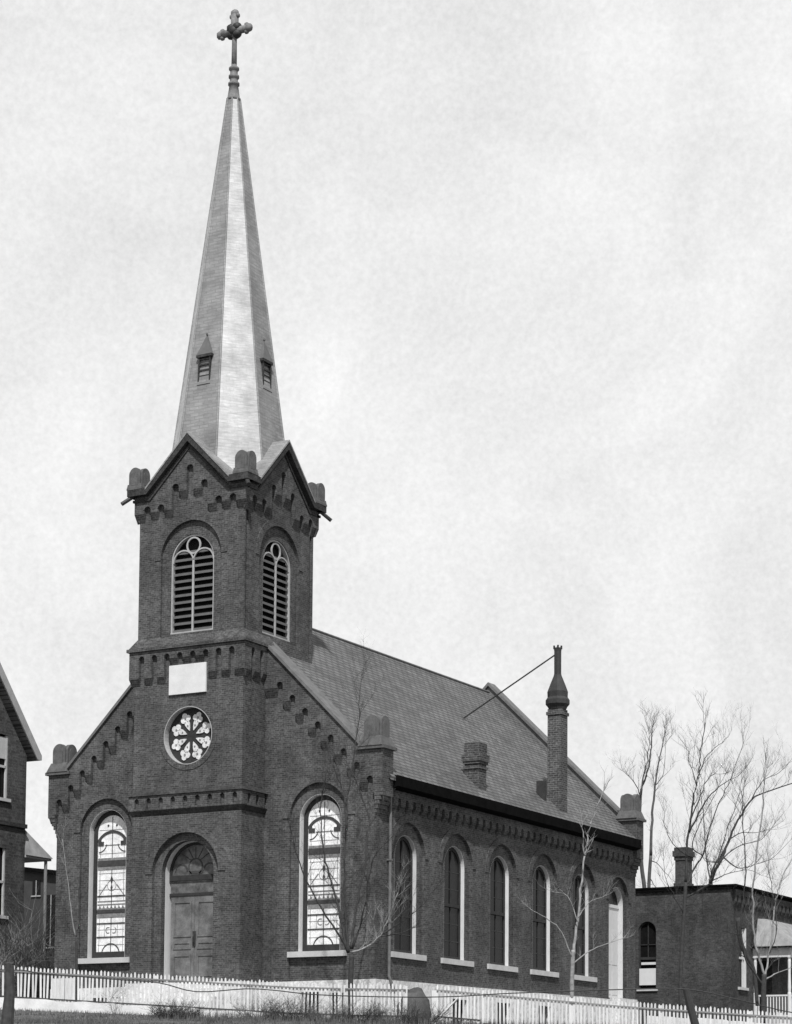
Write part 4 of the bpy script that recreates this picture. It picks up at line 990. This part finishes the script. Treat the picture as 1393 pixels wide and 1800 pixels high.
TL = {
 'front_corner': ('bare_tree', 'bare many-limbed tree before the corner of the church, beside the right front window', 'bark', .9, .0075, 2, 4.2),
 'side_wall_pale': ('bare_tree', 'slender pale-barked bare tree before the fifth side window of the church', 'bark_pale', .7, .007, 1, 2.2),
 'left_window_small': ('sapling', 'thin bare sapling left of the left front window of the church', 'bark', .6, .006, 1, 1.5),
 'tall_before_rectory': ('bare_tree', 'tall bare tree rising past the chimney of the low brick house', 'bark', .95, .0065, 2, 2.8),
 'leaning_before_rectory': ('bare_tree', 'bare tree with a long limb arching right over the roof of the low brick house', 'bark', .95, .0065, 2, 2.8),
 'porch': ('bare_tree', 'forked bare tree in front of the porch of the low brick house', 'bark', 1.1, .006, 2, 2.6),
 'behind_left_stem': ('bare_tree', 'tall thin bare tree behind the rear corner of the church', 'bark_far', 1.0, .009, 2, 3),
 'behind_right_stem': ('bare_tree', 'slim upright bare tree between the church and the chimney of the low brick house', 'bark_far', .95, .009, 2, 2.6),
 'behind_rectory_spreading': ('bare_tree', 'wide spreading bare tree behind the roof of the low brick house', 'bark_far', 1.4, .009, 2, 2.8),
}
for key, limbs in TREES.items():
    nm, lab, mt_, L, r, dep, cnt = TL[key]; rnd = random.Random(key)
    b0 = limbs[0][2][0]; root = empty(nm, b0, lab, 'tree')
    mb = MB(); r0, r1, P = limbs[0]; sp = smooth_pts(P); mb.tube(sp, [r0+(r1-r0)*i/(len(sp)-1) for i in range(len(sp))], 8)
    mb.build('trunk', mt_, root, smooth=True)
    mbs = {False: MB(), True: MB()}
    two = key in ('front_corner', 'left_window_small', 'porch')
    for li, (r0, r1, P) in enumerate(limbs[1:]):
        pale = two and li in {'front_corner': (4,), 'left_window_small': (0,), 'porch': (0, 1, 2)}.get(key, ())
        mb = tw = mbs[pale]
        if 'rectory' in key or key == 'porch': r0, r1 = r0*.72, r1*.72
        sp = smooth_pts(P)
        sp = [q + Vector((rnd.gauss(0, .018), rnd.gauss(0, .018), 0)) if 0 < i < len(sp)-1 else q for i, q in enumerate(sp)]
        rr = [r0+(r1-r0)*(i/(len(sp)-1))**.7 for i in range(len(sp))]; mb.tube(sp, rr, 6)
        for i in range(2, len(sp)):
            if rnd.random() < cnt/5.0:
                d = (sp[i]-sp[i-1]).normalized(); ax = Vector((rnd.gauss(0,1), rnd.gauss(0,1), rnd.gauss(0,.6)+.25)).normalized()
                grow(tw, sp[i], (d*.6+ax*.6+Vector((0,0,.25))), L*rnd.uniform(.5, 1.1), min(r*1.25, rr[i]*.6), dep, rnd)
        d = (sp[-1]-sp[-2]).normalized()
        for _ in range(2): grow(tw, sp[-1], d+Vector((rnd.gauss(0,.25), rnd.gauss(0,.25), .1)), L*.9, r1*.8, dep, rnd)
    for pale in (False, True):
        if len(mbs[pale].bm.verts):
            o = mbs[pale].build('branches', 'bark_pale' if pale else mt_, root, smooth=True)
            if pale: o['label'] = 'pale limbs'  # these limbs take the paler bark colour

# ================================================================== SHRUBS, WEEDS, GRASS
def bush(name, c, rx, rz, n, label, seed, mat='weed', lean=0, L=.5, rw=.007):
    rnd = random.Random(seed); root = empty(name, c, label, 'shrub'); mb = MB()
    for i in range(n):
        a_ = rnd.uniform(0, 2*math.pi); rr = rx*.35*rnd.random()
        p = Vector((c[0]+rr*math.cos(a_), c[1]+rr*math.sin(a_), c[2])); d = Vector((math.cos(a_)*rx+lean, math.sin(a_)*rx, rz*rnd.uniform(.7, 1.5)))
        grow(mb, p, d, L*rnd.uniform(.6, 1.2), rw, 2, rnd, .1, .6)
    mb.build('stems', mat, root, fix=False); return root
bush('shrub', (3.35, -5.25, -1.55), 1.3, .50, 110, 'dense leafless shrub below the church door at the foot of the wall', 1, L=.60, lean=.1, mat='bark', rw=.012)
bush('shrub', (1.5, -6.0, -1.5), .25, 1.2, 9, 'thin scrubby shrub against the whitewashed wall left of the door shrub', 2, L=1.0)
bush('shrub', (-11.6, 3.4, -1.4), .8, 1.6, 60, 'tangled shrub beside the gabled house at the left edge', 3, L=3.1, mat='bark_pale', rw=.018)
bush('shrub', (-10.2, 4.8, -1.4), 1.0, 1.6, 170, 'tangled dark shrub between the gabled house and the church', 4, L=3.0, mat='bark', rw=.022)
for i, t in enumerate((-4.6, -3.5, -2.3, -1.2, -.1, .9)):
    x, y = fpt(t, -.35); 
    bush('weed_clump', (x, y, hgt(DF-.35, t)), 1.1, .55, 42, ['straggly weeds below the fence right of the dense shrub', 'straggly weeds at the fence foot under the right front window', 'thick weeds at the fence foot left of the corner tree', 'weeds round the foot of the corner tree', 'weeds at the fence foot right of the corner tree', 'weeds at the foot of the grey boulder'][i], 20+i, L=.66, rw=.012, mat='weed_dark' if i % 2 else 'weed')['category'] = 'weeds'
rnd = random.Random(9); mb = MB()
for i in range(60000):
    s_ = rnd.uniform(63, 74.2) if rnd.random() < .8 else rnd.uniform(74.2, 76); t_ = rnd.uniform(-15.5, 15.5)
    x, y = st(s_, t_); z = hgt(s_, t_)-.03; h_ = rnd.uniform(.04, .16)*(2.6 if t_ > -7.5 and s_ > 71.5 and rnd.random() < .5 else 1); a_ = rnd.uniform(0, math.pi); w_ = rnd.uniform(.008, .018)
    lx, ly = rnd.gauss(0, .05), rnd.gauss(0, .05)
    v = [mb.bm.verts.new((x-w_*math.cos(a_), y-w_*math.sin(a_), z)), mb.bm.verts.new((x+w_*math.cos(a_), y+w_*math.sin(a_), z)), mb.bm.verts.new((x+lx, y+ly, z+h_))]; mb.bm.faces.new(v)
tag(mb.build('grass', 'grass', None, fix=False), 'rough winter grass on the bank below the fence', 'grass', None, 'stuff')
